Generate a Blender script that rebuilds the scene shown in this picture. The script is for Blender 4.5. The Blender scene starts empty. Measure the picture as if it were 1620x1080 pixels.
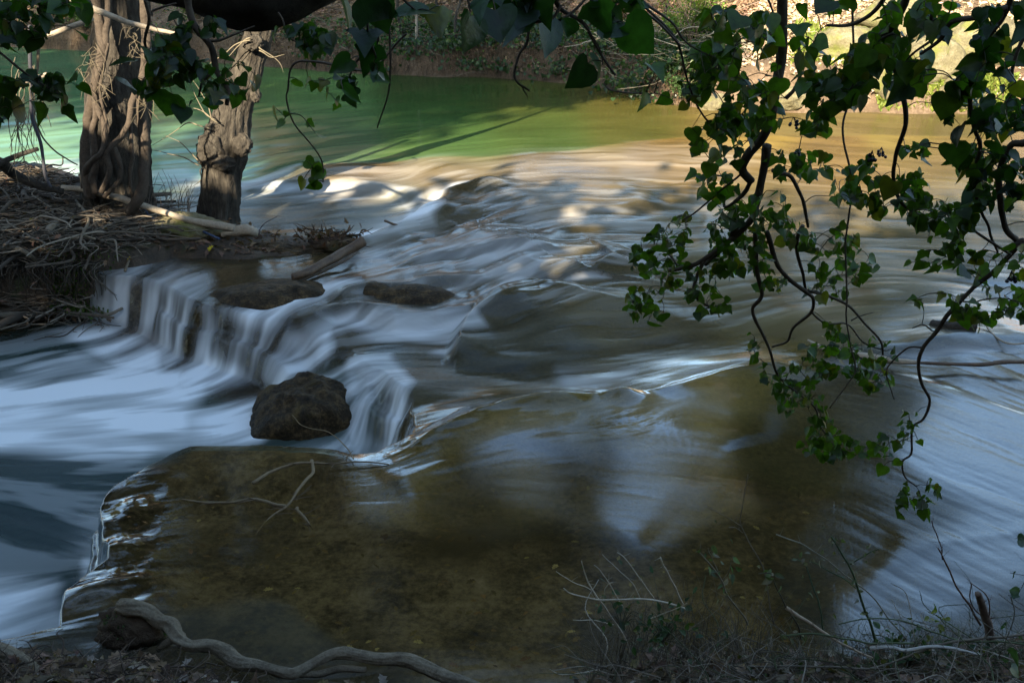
import bpy, math, random
import numpy as np
from math import radians, sin, cos, tan, pi
from mathutils import Vector
random.seed(7); RNG = np.random.default_rng(7)
S = bpy.context.scene
COL = S.collection

# ------------------------------------------------------------------ camera
CAM_H, PITCH, LENS = 3.0, radians(22.0), 35.0
FPX = 1620 * LENS / 36.0
cd = bpy.data.cameras.new('camera'); cam = bpy.data.objects.new('camera', cd); COL.objects.link(cam)
cam.location = (0, 0, CAM_H); cam.rotation_euler = (pi / 2 - PITCH, 0, 0)
cd.lens = LENS; cd.sensor_width = 36; cd.clip_start = 0.05; cd.clip_end = 600
S.camera = cam

# ------------------------------------------------------------------ light
SUN_EL, SUN_AZ = radians(27), radians(20)     # light travels towards (sin az, cos az)
w = bpy.data.worlds.new('World'); S.world = w; w.use_nodes = True
wn = w.node_tree.nodes; wl = w.node_tree.links; wn.clear()
sky = wn.new('ShaderNodeTexSky'); sky.sky_type = 'NISHITA'; sky.sun_disc = False
sky.sun_elevation = SUN_EL; sky.sun_rotation = SUN_AZ + pi
bg = wn.new('ShaderNodeBackground'); bg.inputs['Strength'].default_value = 0.11
wo = wn.new('ShaderNodeOutputWorld'); wb = wn.new('ShaderNodeMix'); wb.data_type = 'RGBA'; wb.blend_type = 'MULTIPLY'; wb.inputs[0].default_value = 1; wb.inputs[7].default_value = (.96, 1.0, .96, 1); wl.new(sky.outputs[0], wb.inputs[6]); wl.new(wb.outputs[2], bg.inputs[0]); wl.new(bg.outputs[0], wo.inputs[0])
sd = bpy.data.lights.new('sun', 'SUN'); sun = bpy.data.objects.new('sun', sd); COL.objects.link(sun)
sd.energy = 4.4; sd.angle = radians(0.5); sd.color = (1.0, 0.86, 0.66)
sdir = Vector((sin(SUN_AZ) * cos(SUN_EL), cos(SUN_AZ) * cos(SUN_EL), -sin(SUN_EL)))
sun.rotation_euler = sdir.to_track_quat('-Z', 'Y').to_euler(); sun.location = (-10, -20, 30)
S.view_settings.view_transform = 'Standard'; S.view_settings.look = 'None'
S.view_settings.gamma = 1; S.view_settings.use_curve_mapping = False
S.view_settings.exposure = 2.1
S.cycles.max_bounces = 8; S.cycles.transparent_max_bounces = 12
S.cycles.caustics_reflective = False; S.cycles.caustics_refractive = False
S.cycles.sample_clamp_indirect = 4

# ------------------------------------------------------------------ measuring
CP, SP = cos(PITCH), sin(PITCH)
def ray(px, py):
    a = (px - 810) / FPX; b = -(py - 540) / FPX
    return np.array([a, CP + b * SP, -SP + b * CP])
def at(px, py, z=0.0):                       # point of the photograph on the level z
    r = ray(px, py); t = (z - CAM_H) / r[2]
    return np.array([r[0] * t, r[1] * t, z])
def atd(px, py, d):                          # same, at horizontal distance d
    r = ray(px, py); t = d / r[1]
    return np.array([r[0] * t, d, CAM_H + r[2] * t])
def plan(x, y):                              # plan metric: ground distances shrink with range
    y = np.maximum(y, 0.6)
    dx, dy, dz = x, y, -CAM_H
    fz = dy * CP - dz * SP
    up = dy * SP + dz * CP
    return 810 + FPX * dx / fz, 540 - FPX * up / fz
def q(px, py, z=0.0):
    p = at(px, py, z); return plan(p[0], p[1])

# ------------------------------------------------------------------ noise
LAT = RNG.random((256, 256)).astype(np.float32)
def vn(x, y, s=0):
    x = x + 17.3 * s; y = y + 9.1 * s
    xi = np.floor(x); yi = np.floor(y); fx = (x - xi).astype(np.float32); fy = (y - yi).astype(np.float32)
    xi = xi.astype(np.int64) & 255; yi = yi.astype(np.int64) & 255
    x1 = (xi + 1) & 255; y1 = (yi + 1) & 255
    fx = fx * fx * (3 - 2 * fx); fy = fy * fy * (3 - 2 * fy)
    a = LAT[xi, yi]; b = LAT[x1, yi]; c = LAT[xi, y1]; d = LAT[x1, y1]
    return a + (b - a) * fx + (c - a) * fy + (a - b - c + d) * fx * fy
def fbm(x, y, f=1.0, o=4, s=0):
    r = 0; a = .5; t = 0
    for i in range(o):
        r = r + a * vn(x * f, y * f, s + i * 3.7); t += a; a *= .5; f *= 2.03
    return r / t
def sm(a, b, x):
    t = np.clip((x - a) / (b - a), 0, 1); return t * t * (3 - 2 * t)
def poly_sd(X, Y, P):                        # signed distance, positive inside
    P = np.asarray(P, float); n = len(P)
    D = np.full(X.shape, 1e9); ins = np.zeros(X.shape, bool)
    for i in range(n):
        x0, y0 = P[i]; x1, y1 = P[(i + 1) % n]
        ex, ey = x1 - x0, y1 - y0; l = ex * ex + ey * ey + 1e-12
        t = np.clip(((X - x0) * ex + (Y - y0) * ey) / l, 0, 1)
        D = np.minimum(D, (X - x0 - t * ex) ** 2 + (Y - y0 - t * ey) ** 2)
        c = (y0 > Y) != (y1 > Y)
        ins ^= c & (X < (x1 - x0) * (Y - y0) / ((y1 - y0) if y1 != y0 else 1e-9) + x0)
    return np.where(ins, 1, -1) * np.sqrt(D)
def line_d(X, Y, P):                         # distance to a polyline
    D = np.full(X.shape, 1e9)
    for (x0, y0), (x1, y1) in zip(P[:-1], P[1:]):
        ex, ey = x1 - x0, y1 - y0; l = ex * ex + ey * ey + 1e-12
        t = np.clip(((X - x0) * ex + (Y - y0) * ey) / l, 0, 1)
        D = np.minimum(D, (X - x0 - t * ex) ** 2 + (Y - y0 - t * ey) ** 2)
    return np.sqrt(D)
def spread(QX, QY, pts, vals, sig=55.0):     # smooth interpolation of control values
    vals = np.asarray(vals, float); W = 0; A = 0
    for (a, b), v in zip(pts, vals):
        d2 = ((QX - a) ** 2 + ((QY - b) * 1.5) ** 2) / sig ** 2
        k = np.exp(-d2 * .5) + 1e-4 / (1 + d2) ** 2
        W = W + k
        A = A + k[..., None] * v
    return A / W[..., None]

# ------------------------------------------------------------------ mesh helpers
def link(o, parent=None):
    COL.objects.link(o)
    if parent is not None: o.parent = parent
    return o
def mesh_np(name, V, F, mat=None, parent=None, smooth=True, col=None, uv=None):
    """F: (n,3) or (n,4) int array or list of arrays of such"""
    if not isinstance(F, (list, tuple)): F = [F]
    F = [np.asarray(f, np.int32) for f in F if len(f)]
    me = bpy.data.meshes.new(name); V = np.asarray(V, np.float32)
    me.vertices.add(len(V)); me.vertices.foreach_set('co', V.ravel())
    nl = sum(f.size for f in F); npoly = sum(len(f) for f in F)
    me.loops.add(nl); me.loops.foreach_set('vertex_index', np.concatenate([f.ravel() for f in F]))
    tot = np.concatenate([np.full(len(f), f.shape[1], np.int32) for f in F])
    st = np.concatenate([[0], np.cumsum(tot)[:-1]]).astype(np.int32)
    me.polygons.add(npoly); me.polygons.foreach_set('loop_start', st)
    me.polygons.foreach_set('loop_total', tot)
    me.update(calc_edges=True); me.validate()
    if smooth: me.polygons.foreach_set('use_smooth', np.ones(len(me.polygons), bool))
    if col is not None:
        a = me.color_attributes.new('tint', 'FLOAT_COLOR', 'POINT')
        c = np.ones((len(V), 4), np.float32); c[:, :3] = col; a.data.foreach_set('color', c.ravel())
    if mat: me.materials.append(mat)
    return link(bpy.data.objects.new(name, me), parent)
def fattr(o, name, v):
    a = o.data.attributes.new(name, 'FLOAT', 'POINT'); a.data.foreach_set('value', np.asarray(v, np.float32).ravel())
def cattr(o, name, v):
    a = o.data.color_attributes.new(name, 'FLOAT_COLOR', 'POINT')
    c = np.ones((len(v), 4), np.float32); c[:, :3] = v; a.data.foreach_set('color', c.ravel())
def grid_faces(nr, nc):
    i = np.arange(nr * nc).reshape(nr, nc)
    return np.stack([i[:-1, :-1], i[:-1, 1:], i[1:, 1:], i[1:, :-1]], -1).reshape(-1, 4)
def tag(o, label, cat, group=None):
    o['label'] = label; o['category'] = cat
    if group: o['group'] = group
    return o
def struct(o): o['kind'] = 'structure'; return o
def stuff(o): o['kind'] = 'stuff'; return o
def thing(name, loc, label, cat, group=None):
    o = bpy.data.objects.new(name, None); o.empty_display_size = .2
    COL.objects.link(o); o.location = [float(v) for v in loc]
    return tag(o, label, cat, group)

class MB:
    def __init__(s): s.V = []; s.Q = []; s.T = []; s.C = []; s.n = 0
    def add(s, V, Q=None, T=None, C=None):
        s.V.append(np.asarray(V, float))
        if Q is not None and len(Q): s.Q.append(np.asarray(Q, int) + s.n)
        if T is not None and len(T): s.T.append(np.asarray(T, int) + s.n)
        s.C.append(np.broadcast_to(np.asarray(C if C is not None else (1, 1, 1), float), (len(V), 3)))
        s.n += len(V)
    def tube(s, P, R, k=8, rough=0.0, cap=True, C=None, seed=None, lump=0.0, bark=0):
        P = np.asarray(P, float); n = len(P)
        R = np.interp(np.linspace(0, 1, n), np.linspace(0, 1, len(np.atleast_1d(R))), np.atleast_1d(R)) if len(np.atleast_1d(R)) != n else np.asarray(R, float)
        T = np.gradient(P, axis=0); T /= np.linalg.norm(T, axis=1)[:, None] + 1e-12
        up = np.array([0, 0, 1.]) if abs(T[0][2]) < .9 else np.array([1., 0, 0])
        N = np.zeros_like(P); v = np.cross(T[0], up); v /= np.linalg.norm(v); N[0] = v
        for i in range(1, n):
            v = N[i - 1] - T[i] * np.dot(N[i - 1], T[i]); N[i] = v / (np.linalg.norm(v) + 1e-12)
        B = np.cross(T, N); a = np.linspace(0, 2 * pi, k, endpoint=False)
        L = np.concatenate([[0], np.cumsum(np.linalg.norm(np.diff(P, axis=0), axis=1))])
        rr = R[:, None] * np.ones(k)
        if rough or lump:
            sd = random.random() * 90 if seed is None else seed
            rm = R.mean()
            X = np.cos(a)[None] * 1.6 + L[:, None] / rm * .22 + sd; Y = np.sin(a)[None] * 1.6 + L[:, None] / rm * .13 + sd * 1.7
            rr = rr * (1 + rough * 2 * (fbm(X, Y, 1.6, 3) - .5) + lump * 2 * (vn(X * .6, Y * .6, 5) - .5))
        if bark:                                  # furrowed bark: ridges that run and break along the stem
            A_ = a[None] + .25 * fbm(a[None] * 0 + L[:, None] * 3, L[:, None] * 2 + 5 + 0 * a[None], 1, 2)
            g = np.abs(vn(np.cos(A_) * 9 + L[:, None] * 4.5, np.sin(A_) * 9 - L[:, None] * 2.5, 8) - .5) * 2
            g2 = np.abs(vn(np.cos(A_) * 20 + L[:, None] * 11, np.sin(A_) * 20 - L[:, None] * 7, 3) - .5) * 2
            rr = rr * (1 + bark * (np.minimum(g, .5) - .3) + bark * .5 * (g2 - .4))
        V = P[:, None] + rr[..., None] * (np.cos(a)[None, :, None] * N[:, None] + np.sin(a)[None, :, None] * B[:, None])
        V = V.reshape(-1, 3); i = np.arange(n * k).reshape(n, k)
        Q = np.stack([i[:-1], np.roll(i[:-1], -1, 1), np.roll(i[1:], -1, 1), i[1:]], -1).reshape(-1, 4)
        Tt = []
        if cap:
            V = np.concatenate([V, [P[0] - T[0] * R[0] * .25, P[-1] + T[-1] * R[-1] * .25]])
            for j in range(k):
                Tt.append((n * k, i[0][(j + 1) % k], i[0][j])); Tt.append((n * k + 1, i[-1][j], i[-1][(j + 1) % k]))
        s.add(V, Q, Tt, C)
    def build(s, name, mat=None, parent=None, smooth=True):
        V = np.concatenate(s.V); F = []
        if s.Q: F.append(np.concatenate(s.Q))
        if s.T: F.append(np.concatenate(s.T))
        if parent is not None: V = V - np.array(parent.location)
        return mesh_np(name, V, F, mat, parent, smooth, col=np.concatenate(s.C))

def smooth_path(pts, n=8):                   # Catmull-Rom
    P = np.asarray(pts, float)
    if len(P) < 3:
        t = np.linspace(0, 1, n + 1)[:, None]; return P[0] * (1 - t) + P[-1] * t
    E = np.vstack([2 * P[0] - P[1], P, 2 * P[-1] - P[-2]]); out = []
    for i in range(1, len(E) - 2):
        p0, p1, p2, p3 = E[i - 1:i + 3]
        for t in np.linspace(0, 1, n, endpoint=False):
            out.append(.5 * (2 * p1 + (p2 - p0) * t + (2 * p0 - 5 * p1 + 4 * p2 - p3) * t * t + (3 * p1 - p0 - 3 * p2 + p3) * t ** 3))
    out.append(E[-2]); return np.array(out)
def wobble(P, amp, f=1.0):
    P = np.asarray(P, float).copy(); s = random.random() * 99
    L = np.concatenate([[0], np.cumsum(np.linalg.norm(np.diff(P, axis=0), axis=1))])
    e = np.minimum(1, np.minimum(L, L[-1] - L + L[-1] * .2) / (L[-1] * .15 + 1e-9))
    for k in range(3): P[:, k] += amp * 2 * (fbm(L * f, L * 0 + s + 7 * k, 1, 2) - .5) * e
    return P

# ------------------------------------------------------------------ materials
def mat(name):
    m = bpy.data.materials.new(name); m.use_nodes = True; n = m.node_tree.nodes; n.clear()
    return m, n, m.node_tree.links
def N(n, t, **k):
    x = n.new('ShaderNode' + t)
    for a, b in k.items():
        if a in x.inputs.keys(): x.inputs[a].default_value = b
        else: setattr(x, a, b)
    return x
def noise(n, l, scale, detail=6, rough=.6, vec=None, squash=None, dist=0):
    tc = n.new('ShaderNodeTexCoord'); o = tc.outputs['Object']
    if squash:
        mp = n.new('ShaderNodeMapping'); mp.inputs['Scale'].default_value = squash; l.new(o, mp.inputs[0]); o = mp.outputs[0]
    x = n.new('ShaderNodeTexNoise'); x.inputs['Scale'].default_value = scale; x.inputs['Detail'].default_value = detail
    x.inputs['Roughness'].default_value = rough; x.inputs['Distortion'].default_value = dist
    l.new(o, x.inputs['Vector']); return x
def ramp(n, l, src, stops):
    r = n.new('ShaderNodeValToRGB'); l.new(src, r.inputs[0]); e = r.color_ramp.elements
    while len(e) < len(stops): e.new(.5)
    for k, (p, c) in zip(e, stops):
        k.position = p; k.color = (*c, 1) if len(c) == 3 else c
    return r
def mixc(n, l, a, b, fac, mode='MIX'):
    m = n.new('ShaderNodeMix'); m.data_type = 'RGBA'; m.blend_type = mode
    for s, i in ((fac, 0), (a, 6), (b, 7)):
        if isinstance(s, (int, float)): m.inputs[i].default_value = s
        elif isinstance(s, tuple): m.inputs[i].default_value = (*s, 1)
        else: l.new(s, m.inputs[i])
    return m.outputs[2]
def bump(n, l, h, strength, dist):
    b = n.new('ShaderNodeBump'); b.inputs['Strength'].default_value = strength; b.inputs['Distance'].default_value = dist
    l.new(h, b.inputs['Height']); return b.outputs[0]
def surf_mat(name, stops, scale, rough=.85, bstr=.6, bdist=.02, scale2=None, squash=None, spec=.3, tint=False, patch=None, wet=0):
    m, n, l = mat(name)
    a = noise(n, l, scale, 8, .65, squash=squash); b = noise(n, l, scale2 or scale * 5, 6, .7, squash=squash)
    ad = n.new('ShaderNodeMath'); ad.operation = 'MULTIPLY_ADD'; ad.inputs[1].default_value = .6
    sub = n.new('ShaderNodeMath'); sub.operation = 'MULTIPLY_ADD'; sub.inputs[1].default_value = .5; sub.inputs[2].default_value = -.05
    l.new(b.outputs[0], sub.inputs[0]); l.new(a.outputs[0], ad.inputs[0]); l.new(sub.outputs[0], ad.inputs[2])
    c = ramp(n, l, ad.outputs[0], stops).outputs[0]
    if patch:
        pn = noise(n, l, patch[0], 5, .6); pr = ramp(n, l, pn.outputs[0], [(patch[1], (0, 0, 0)), (patch[2], (1, 1, 1))])
        c = mixc(n, l, c, patch[3], pr.outputs[0])
    if tint:
        at_ = n.new('ShaderNodeAttribute'); at_.attribute_name = 'tint'; c = mixc(n, l, c, at_.outputs[0], 1.0, 'MULTIPLY')
    p = N(n, 'BsdfPrincipled'); p.inputs['Roughness'].default_value = rough; p.inputs['Specular IOR Level'].default_value = spec
    p.inputs['Coat Weight'].default_value = wet; p.inputs['Coat Roughness'].default_value = .15
    l.new(c, p.inputs['Base Color']); l.new(bump(n, l, ad.outputs[0], bstr, bdist), p.inputs['Normal'])
    o = n.new('ShaderNodeOutputMaterial'); l.new(p.outputs[0], o.inputs[0]); return m
def leaf_mat(name, trans=.35, rough=.35, spec=.5):
    m, n, l = mat(name)
    a = n.new('ShaderNodeAttribute'); a.attribute_name = 'tint'
    nz = noise(n, l, 60, 4, .6); r = ramp(n, l, nz.outputs[0], [(.3, (.6, .6, .6)), (.7, (1.25, 1.25, 1.25))])
    c = mixc(n, l, a.outputs[0], r.outputs[0], 1.0, 'MULTIPLY')
    p = N(n, 'BsdfPrincipled'); p.inputs['Roughness'].default_value = rough; p.inputs['Specular IOR Level'].default_value = spec
    t = n.new('ShaderNodeBsdfTranslucent'); mx = n.new('ShaderNodeMixShader'); mx.inputs[0].default_value = trans
    l.new(c, p.inputs['Base Color']); l.new(mixc(n, l, c, (1.6, 2.0, .5), 1.0, 'MULTIPLY'), t.inputs[0])
    l.new(bump(n, l, nz.outputs[0], .15, .01), p.inputs['Normal'])
    l.new(p.outputs[0], mx.inputs[1]); l.new(t.outputs[0], mx.inputs[2])
    o = n.new('ShaderNodeOutputMaterial'); l.new(mx.outputs[0], o.inputs[0]); return m
M = {}
M['bark'] = surf_mat('bark', [(.3, (.012, .010, .008)), (.5, (.055, .047, .036)), (.72, (.14, .122, .092))], 9, .95, 1, .06, 34, squash=(1, 1, .35))
M['dark_bark'] = surf_mat('dark_bark', [(.3, (.012, .01, .008)), (.7, (.07, .06, .045))], 12, .95, 1, .03, 60)
M['vine'] = surf_mat('vine_bark', [(.3, (.028, .021, .015)), (.7, (.11, .085, .062))], 14, .9, .8, .02, 60)
M['stem'] = surf_mat('ivy_stem', [(.3, (.03, .022, .014)), (.7, (.11, .085, .06))], 30, .85, .6, .005, 90)
M['pale_wood'] = surf_mat('pale_wood', [(.3, (.16, .13, .09)), (.55, (.36, .30, .22)), (.8, (.5, .44, .34))], 12, .85, .5, .01, 70)
M['root'] = surf_mat('root_bark', [(.3, (.06, .045, .03)), (.5, (.19, .155, .105)), (.75, (.32, .265, .19))], 10, .85, .9, .02, 70)
M['wet_wood'] = surf_mat('wet_wood', [(.3, (.03, .018, .01)), (.7, (.15, .09, .045))], 12, .5, .7, .02, 60, spec=.5)
M['twigs'] = surf_mat('twigs', [(.3, (.55, .55, .55)), (.7, (1, 1, 1))], 20, .9, .2, .005, 80, tint=True)
M['earth'] = surf_mat('earth', [(.25, (.018, .012, .008)), (.5, (.075, .05, .03)), (.75, (.16, .115, .07))], 3.2, .95, 1, .06, 22, patch=(1.3, .55, .7, (.05, .06, .02)))
M['far_earth'] = surf_mat('far_earth', [(.25, (.03, .02, .012)), (.5, (.13, .09, .055)), (.75, (.30, .22, .15))], 2.2, .95, 1, .08, 16, patch=(.5, .52, .7, (.12, .085, .045)))
M['litter'] = leaf_mat('leaf_litter', .15, .7, .2)
M['ivy'] = leaf_mat('ivy_leaf', .48, .33, .45)
M['leaf'] = leaf_mat('foliage', .3, .5, .3)
M['grass'] = leaf_mat('grass', .3, .6, .2)
M['rock'] = surf_mat('wet_rock', [(.36, (.008, .006, .003)), (.5, (.05, .033, .015)), (.64, (.15, .095, .04))], 9, .6, 1, .05, 45, spec=.15, patch=(4, .6, .75, (.11, .075, .02)), wet=.05)
M['mossy'] = surf_mat('mossy_rock', [(.25, (.05, .04, .03)), (.5, (.17, .15, .08)), (.75, (.34, .30, .2))], 4, .9, 1, .05, 25, patch=(2.5, .52, .66, (.15, .16, .04)))
M['berry'] = surf_mat('berry', [(.3, (.008, .008, .012)), (.7, (.03, .03, .04))], 30, .4, .1, .001)

# ================================================================== WATER AND RIVERBED
LP = -0.42                                    # level of the lower pool
# outline of the lower pool: its lip, (px, py, level, width of the drop)
LIP = [(-700, 480, 0, .3), (-60, 478, LP, .25), (70, 470, LP, .2), (135, 446, -.1, .12), (165, 438, 0, .18), (235, 445, 0, .24), (320, 478, .03, .28),
       (385, 496, 0, .34), (455, 512, -.06, .9), (530, 530, -.1, 1.15), (572, 568, -.1, .7), (610, 590, -.1, .4), (660, 640, -.08, .3),
       (655, 690, -.03, .2), (600, 712, 0, .12), (500, 714, 0, .1), (400, 704, 0, .1), (300, 705, 0, .1), (235, 735, 0, .1), (182, 772, 0, .12), (160, 800, 0, .14),
       (166, 850, 0, .2), (172, 885, 0, .25), (135, 905, 0, .2), (103, 935, 0, .16), (92, 965, 0, .14), (92, 1000, -.04, .2),
       (40, 1030, -.1, .25), (-120, 1060, -.1, .25), (-800, 1060, -.1, .3)]
LIPW = [at(a, b, z)[:2] for a, b, z, w_ in LIP]
LIPW = LIPW + [np.array([-40, 3.0]), np.array([-40, 10.])]
LIPP = [(a, b) for a, b in [q(a, b, z) for a, b, z, w_ in LIP]]

ZC = [  # levels of the upper water (px, py, level)
 (300, 900, 0), (500, 800, 0), (400, 740, .005), (800, 900, 0), (1000, 1000, 0), (1200, 800, 0), (1500, 700, 0), (1600, 1000, 0), (800, 760, 0), (1000, 720, .01), (600, 1050, 0), (250, 820, 0),
 (700, 690, .01), (740, 665, .02), (800, 648, .035), (880, 640, .04), (960, 642, .035), (1040, 628, .03), (1110, 608, .03), (1220, 575, .03),
 (640, 650, -.06), (720, 620, -.09), (820, 600, -.08), (920, 600, -.07), (1010, 600, -.05), (1100, 570, -.01), (560, 550, -.1), (650, 570, -.09), (800, 560, -.07), (500, 530, -.1), (1000, 560, -.03),
 (760, 545, -.08), (700, 530, -.09), (760, 500, -.02), (830, 470, .05), (820, 450, .06), (900, 520, -.02), (900, 470, .05), (1000, 450, .06), (1100, 500, .03), (1200, 450, .06),
 (580, 480, -.05), (650, 490, -.05), (700, 440, .03), (620, 420, .02), (560, 430, 0), (500, 480, -.02), (800, 400, .06), (900, 400, .07), (1000, 380, .08), (1200, 380, .09), (1300, 480, .06),
 (300, 420, .02), (400, 440, .03), (450, 470, .03), (380, 480, .0), (520, 450, .02), (230, 420, .01), (440, 500, -.02), (320, 450, .03),
 (680, 370, .03), (600, 390, .01), (780, 330, .09), (720, 320, .08), (900, 300, .11), (700, 290, .1), (600, 300, .07), (500, 340, .03), (600, 350, .02), (450, 350, .03), (660, 345, .02), (400, 320, .04), (300, 330, .04),
 (430, 288, .09), (480, 275, .13), (540, 262, .16), (700, 249, .18), (860, 240, .19), (980, 228, .19), (1080, 216, .19), (1180, 222, .17), (1300, 230, .15), (560, 285, .13), (800, 270, .16), (1000, 260, .16),
 (500, 230, .1), (700, 228, .1), (900, 215, .1), (500, 180, .1), (300, 250, .1), (300, 283, .09), (200, 290, .09), (100, 250, .1), (800, 150, .1), (1000, 180, .1), (200, 150, .1), (1100, 190, .1), (1300, 195, .1), (1500, 195, .1),
 (1500, 490, .06), (1400, 440, .08), (1600, 400, .09), (1600, 300, .12), (1450, 300, .12), (1300, 300, .12), (1450, 560, .0), (1600, 560, .0), (1300, 600, .0), (1550, 530, .04), (1350, 535, .04)]
ZP = [q(a, b, z) for a, b, z in ZC]; ZVv = [[z] for a, b, z in ZC]
# rock humps under the sheet: (px, py, level, rx, ry in metres, height)
HUMP = [(800, 480, .02, .22, .3, .05), 
        (600, 505, -.08, .25, .15, .04), (880, 395, .07, .5, .25, .04), (930, 425, .05, .5, .22, .05), (760, 300, .1, .5, .3, .06), (700, 345, .06, .4, .3, .07),
        (560, 275, .1, .9, .35, .05), (640, 620, -.1, .5, .3, .05), (1180, 585, 0, .5, .2, .04), (200, 470, -.1, .3, .25, .05), (850, 645, 0, .5, .12, .03),
        (985, 640, 0, .12, .1, .05), (185, 870, 0, .1, .14, .03), (205, 800, 0, .08, .1, .025), (150, 935, 0, .14, .12, .03)]
HW = [(at(a, b, z), rx, ry, h) for a, b, z, rx, ry, h in HUMP]

def lip_shape(X, Y, QX, QY):
    sdl = poly_sd(X, Y, LIPW)                 # positive inside the pool
    wd = spread(QX, QY, LIPP, [[w_] for *_, w_ in LIP], 38)[..., 0]
    return sdl, wd
def z_water(X, Y, QX, QY, sdl, wd):
    zu = spread(QX, QY, ZP, ZVv, 42)[..., 0]
    for p, rx, ry, h in HW:
        zu = zu + h * np.exp(-(((X - p[0]) / rx) ** 2 + ((Y - p[1]) / ry) ** 2))
    r1_ = fbm(X, Y, 2.2, 3, 210) - .5; s_ = np.clip((sdl + .10 * (fbm(X, Y, 3.2, 3, 217) - .5) * sm(-.2, .05, sdl) + (.2 * r1_ + .12 * (fbm(X, Y, 7, 2, 215) - .5)) * np.clip(wd, .1, .7) * sm(-.25, .15, sdl)) / wd, 0, 1)
    k_ = sm(.42, .58, fbm(X, Y, 1.3, 2, 220)); t = sm(0, 1, s_) * (1 - k_) + k_ * (.45 * sm(0, .4, s_) + .55 * sm(.5, 1, s_))
    return zu * (1 - t) + LP * t, t

# low ledges: a steep downstream face, the sheet easing back to its level upstream
LEDGE = [([(735, 552), (742, 508), (775, 478), (830, 458), (900, 460)], 0, .10, .14, .8, (1, -.2)),
         ([(450, 528), (520, 503), (570, 500), (625, 513), (690, 506), (748, 488)], -.05, .09, .16, .6, (.3, 1)),
         ([(560, 384), (640, 367), (688, 340), (715, 318), (790, 303)], .03, .12, .2, 1.2, (1, .3)),
         ([(400, 300), (480, 300), (560, 302), (640, 312), (700, 312)], .06, .09, .3, 1.4, (.2, 1)),
         ([(540, 480), (585, 458), (640, 462), (700, 455), (760, 445)], 0, .08, .14, .7, (.3, 1)),
         ([(640, 420), (700, 405), (780, 398), (860, 402)], .05, .06, .16, .7, (.4, 1)),
         ([(870, 440), (930, 432), (960, 415), (1000, 412)], .05, .05, .14, .7, (.8, .6)),
         ([(800, 350), (880, 335), (960, 335), (1040, 325)], .09, .05, .25, 1.2, (.5, 1)),
         ([(660, 690), (730, 668), (800, 650), (880, 642), (960, 645), (1010, 634), (1110, 610), (1220, 580)], .02, .05, .14, .35, (.2, -1)),
         ([(1290, 556), (1400, 545), (1500, 535), (1650, 530)], .05, .05, .2, 1.0, (0, 1))]
def ledges(X, Y):
    dz = 0; fo = 0
    X = X + .22 * (fbm(X, Y, 1.4, 3, 230) - .5); Y = Y + .3 * (fbm(X, Y, 1.6, 3, 240) - .5)
    for P_, z_, h, w_, dc, (ux, uy) in LEDGE:
        W_ = [at(a_, b_, z_)[:2] for a_, b_ in P_]; D_ = np.full(X.shape, 1e9); Sg = np.ones(X.shape)
        for (x0, y0), (x1, y1) in zip(W_[:-1], W_[1:]):
            ex, ey = x1 - x0, y1 - y0; l_ = ex * ex + ey * ey; t_ = np.clip(((X - x0) * ex + (Y - y0) * ey) / l_, 0, 1)
            d_ = np.hypot(X - x0 - t_ * ex, Y - y0 - t_ * ey); sg = np.sign((X - x0) * -ey + (Y - y0) * ex) * np.sign(-ey * ux + ex * uy)
            m_ = d_ < D_; D_ = np.where(m_, d_, D_); Sg = np.where(m_, sg, Sg)
        e0, e1 = np.array(W_[0]), np.array(W_[-1])                      # fade at both ends
        T_ = ((X - e0[0]) * (e1 - e0)[0] + (Y - e0[1]) * (e1 - e0)[1]) / ((e1 - e0) ** 2).sum()
        en = sm(-.12, .12, T_) * sm(1.12, .88, T_)
        sd_ = D_ * Sg; vary = .4 + 1.2 * fbm(X, Y, .9, 2, 250)
        dz = dz + h * vary * en * sm(-w_, .02, sd_) * np.exp(-np.maximum(sd_, 0) / dc)
        fo = np.maximum(fo, en * vary * np.exp(-((sd_ + w_ * 1.1) / (w_ * .7)) ** 2) * min(1, h * 9))
    return dz, fo
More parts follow.
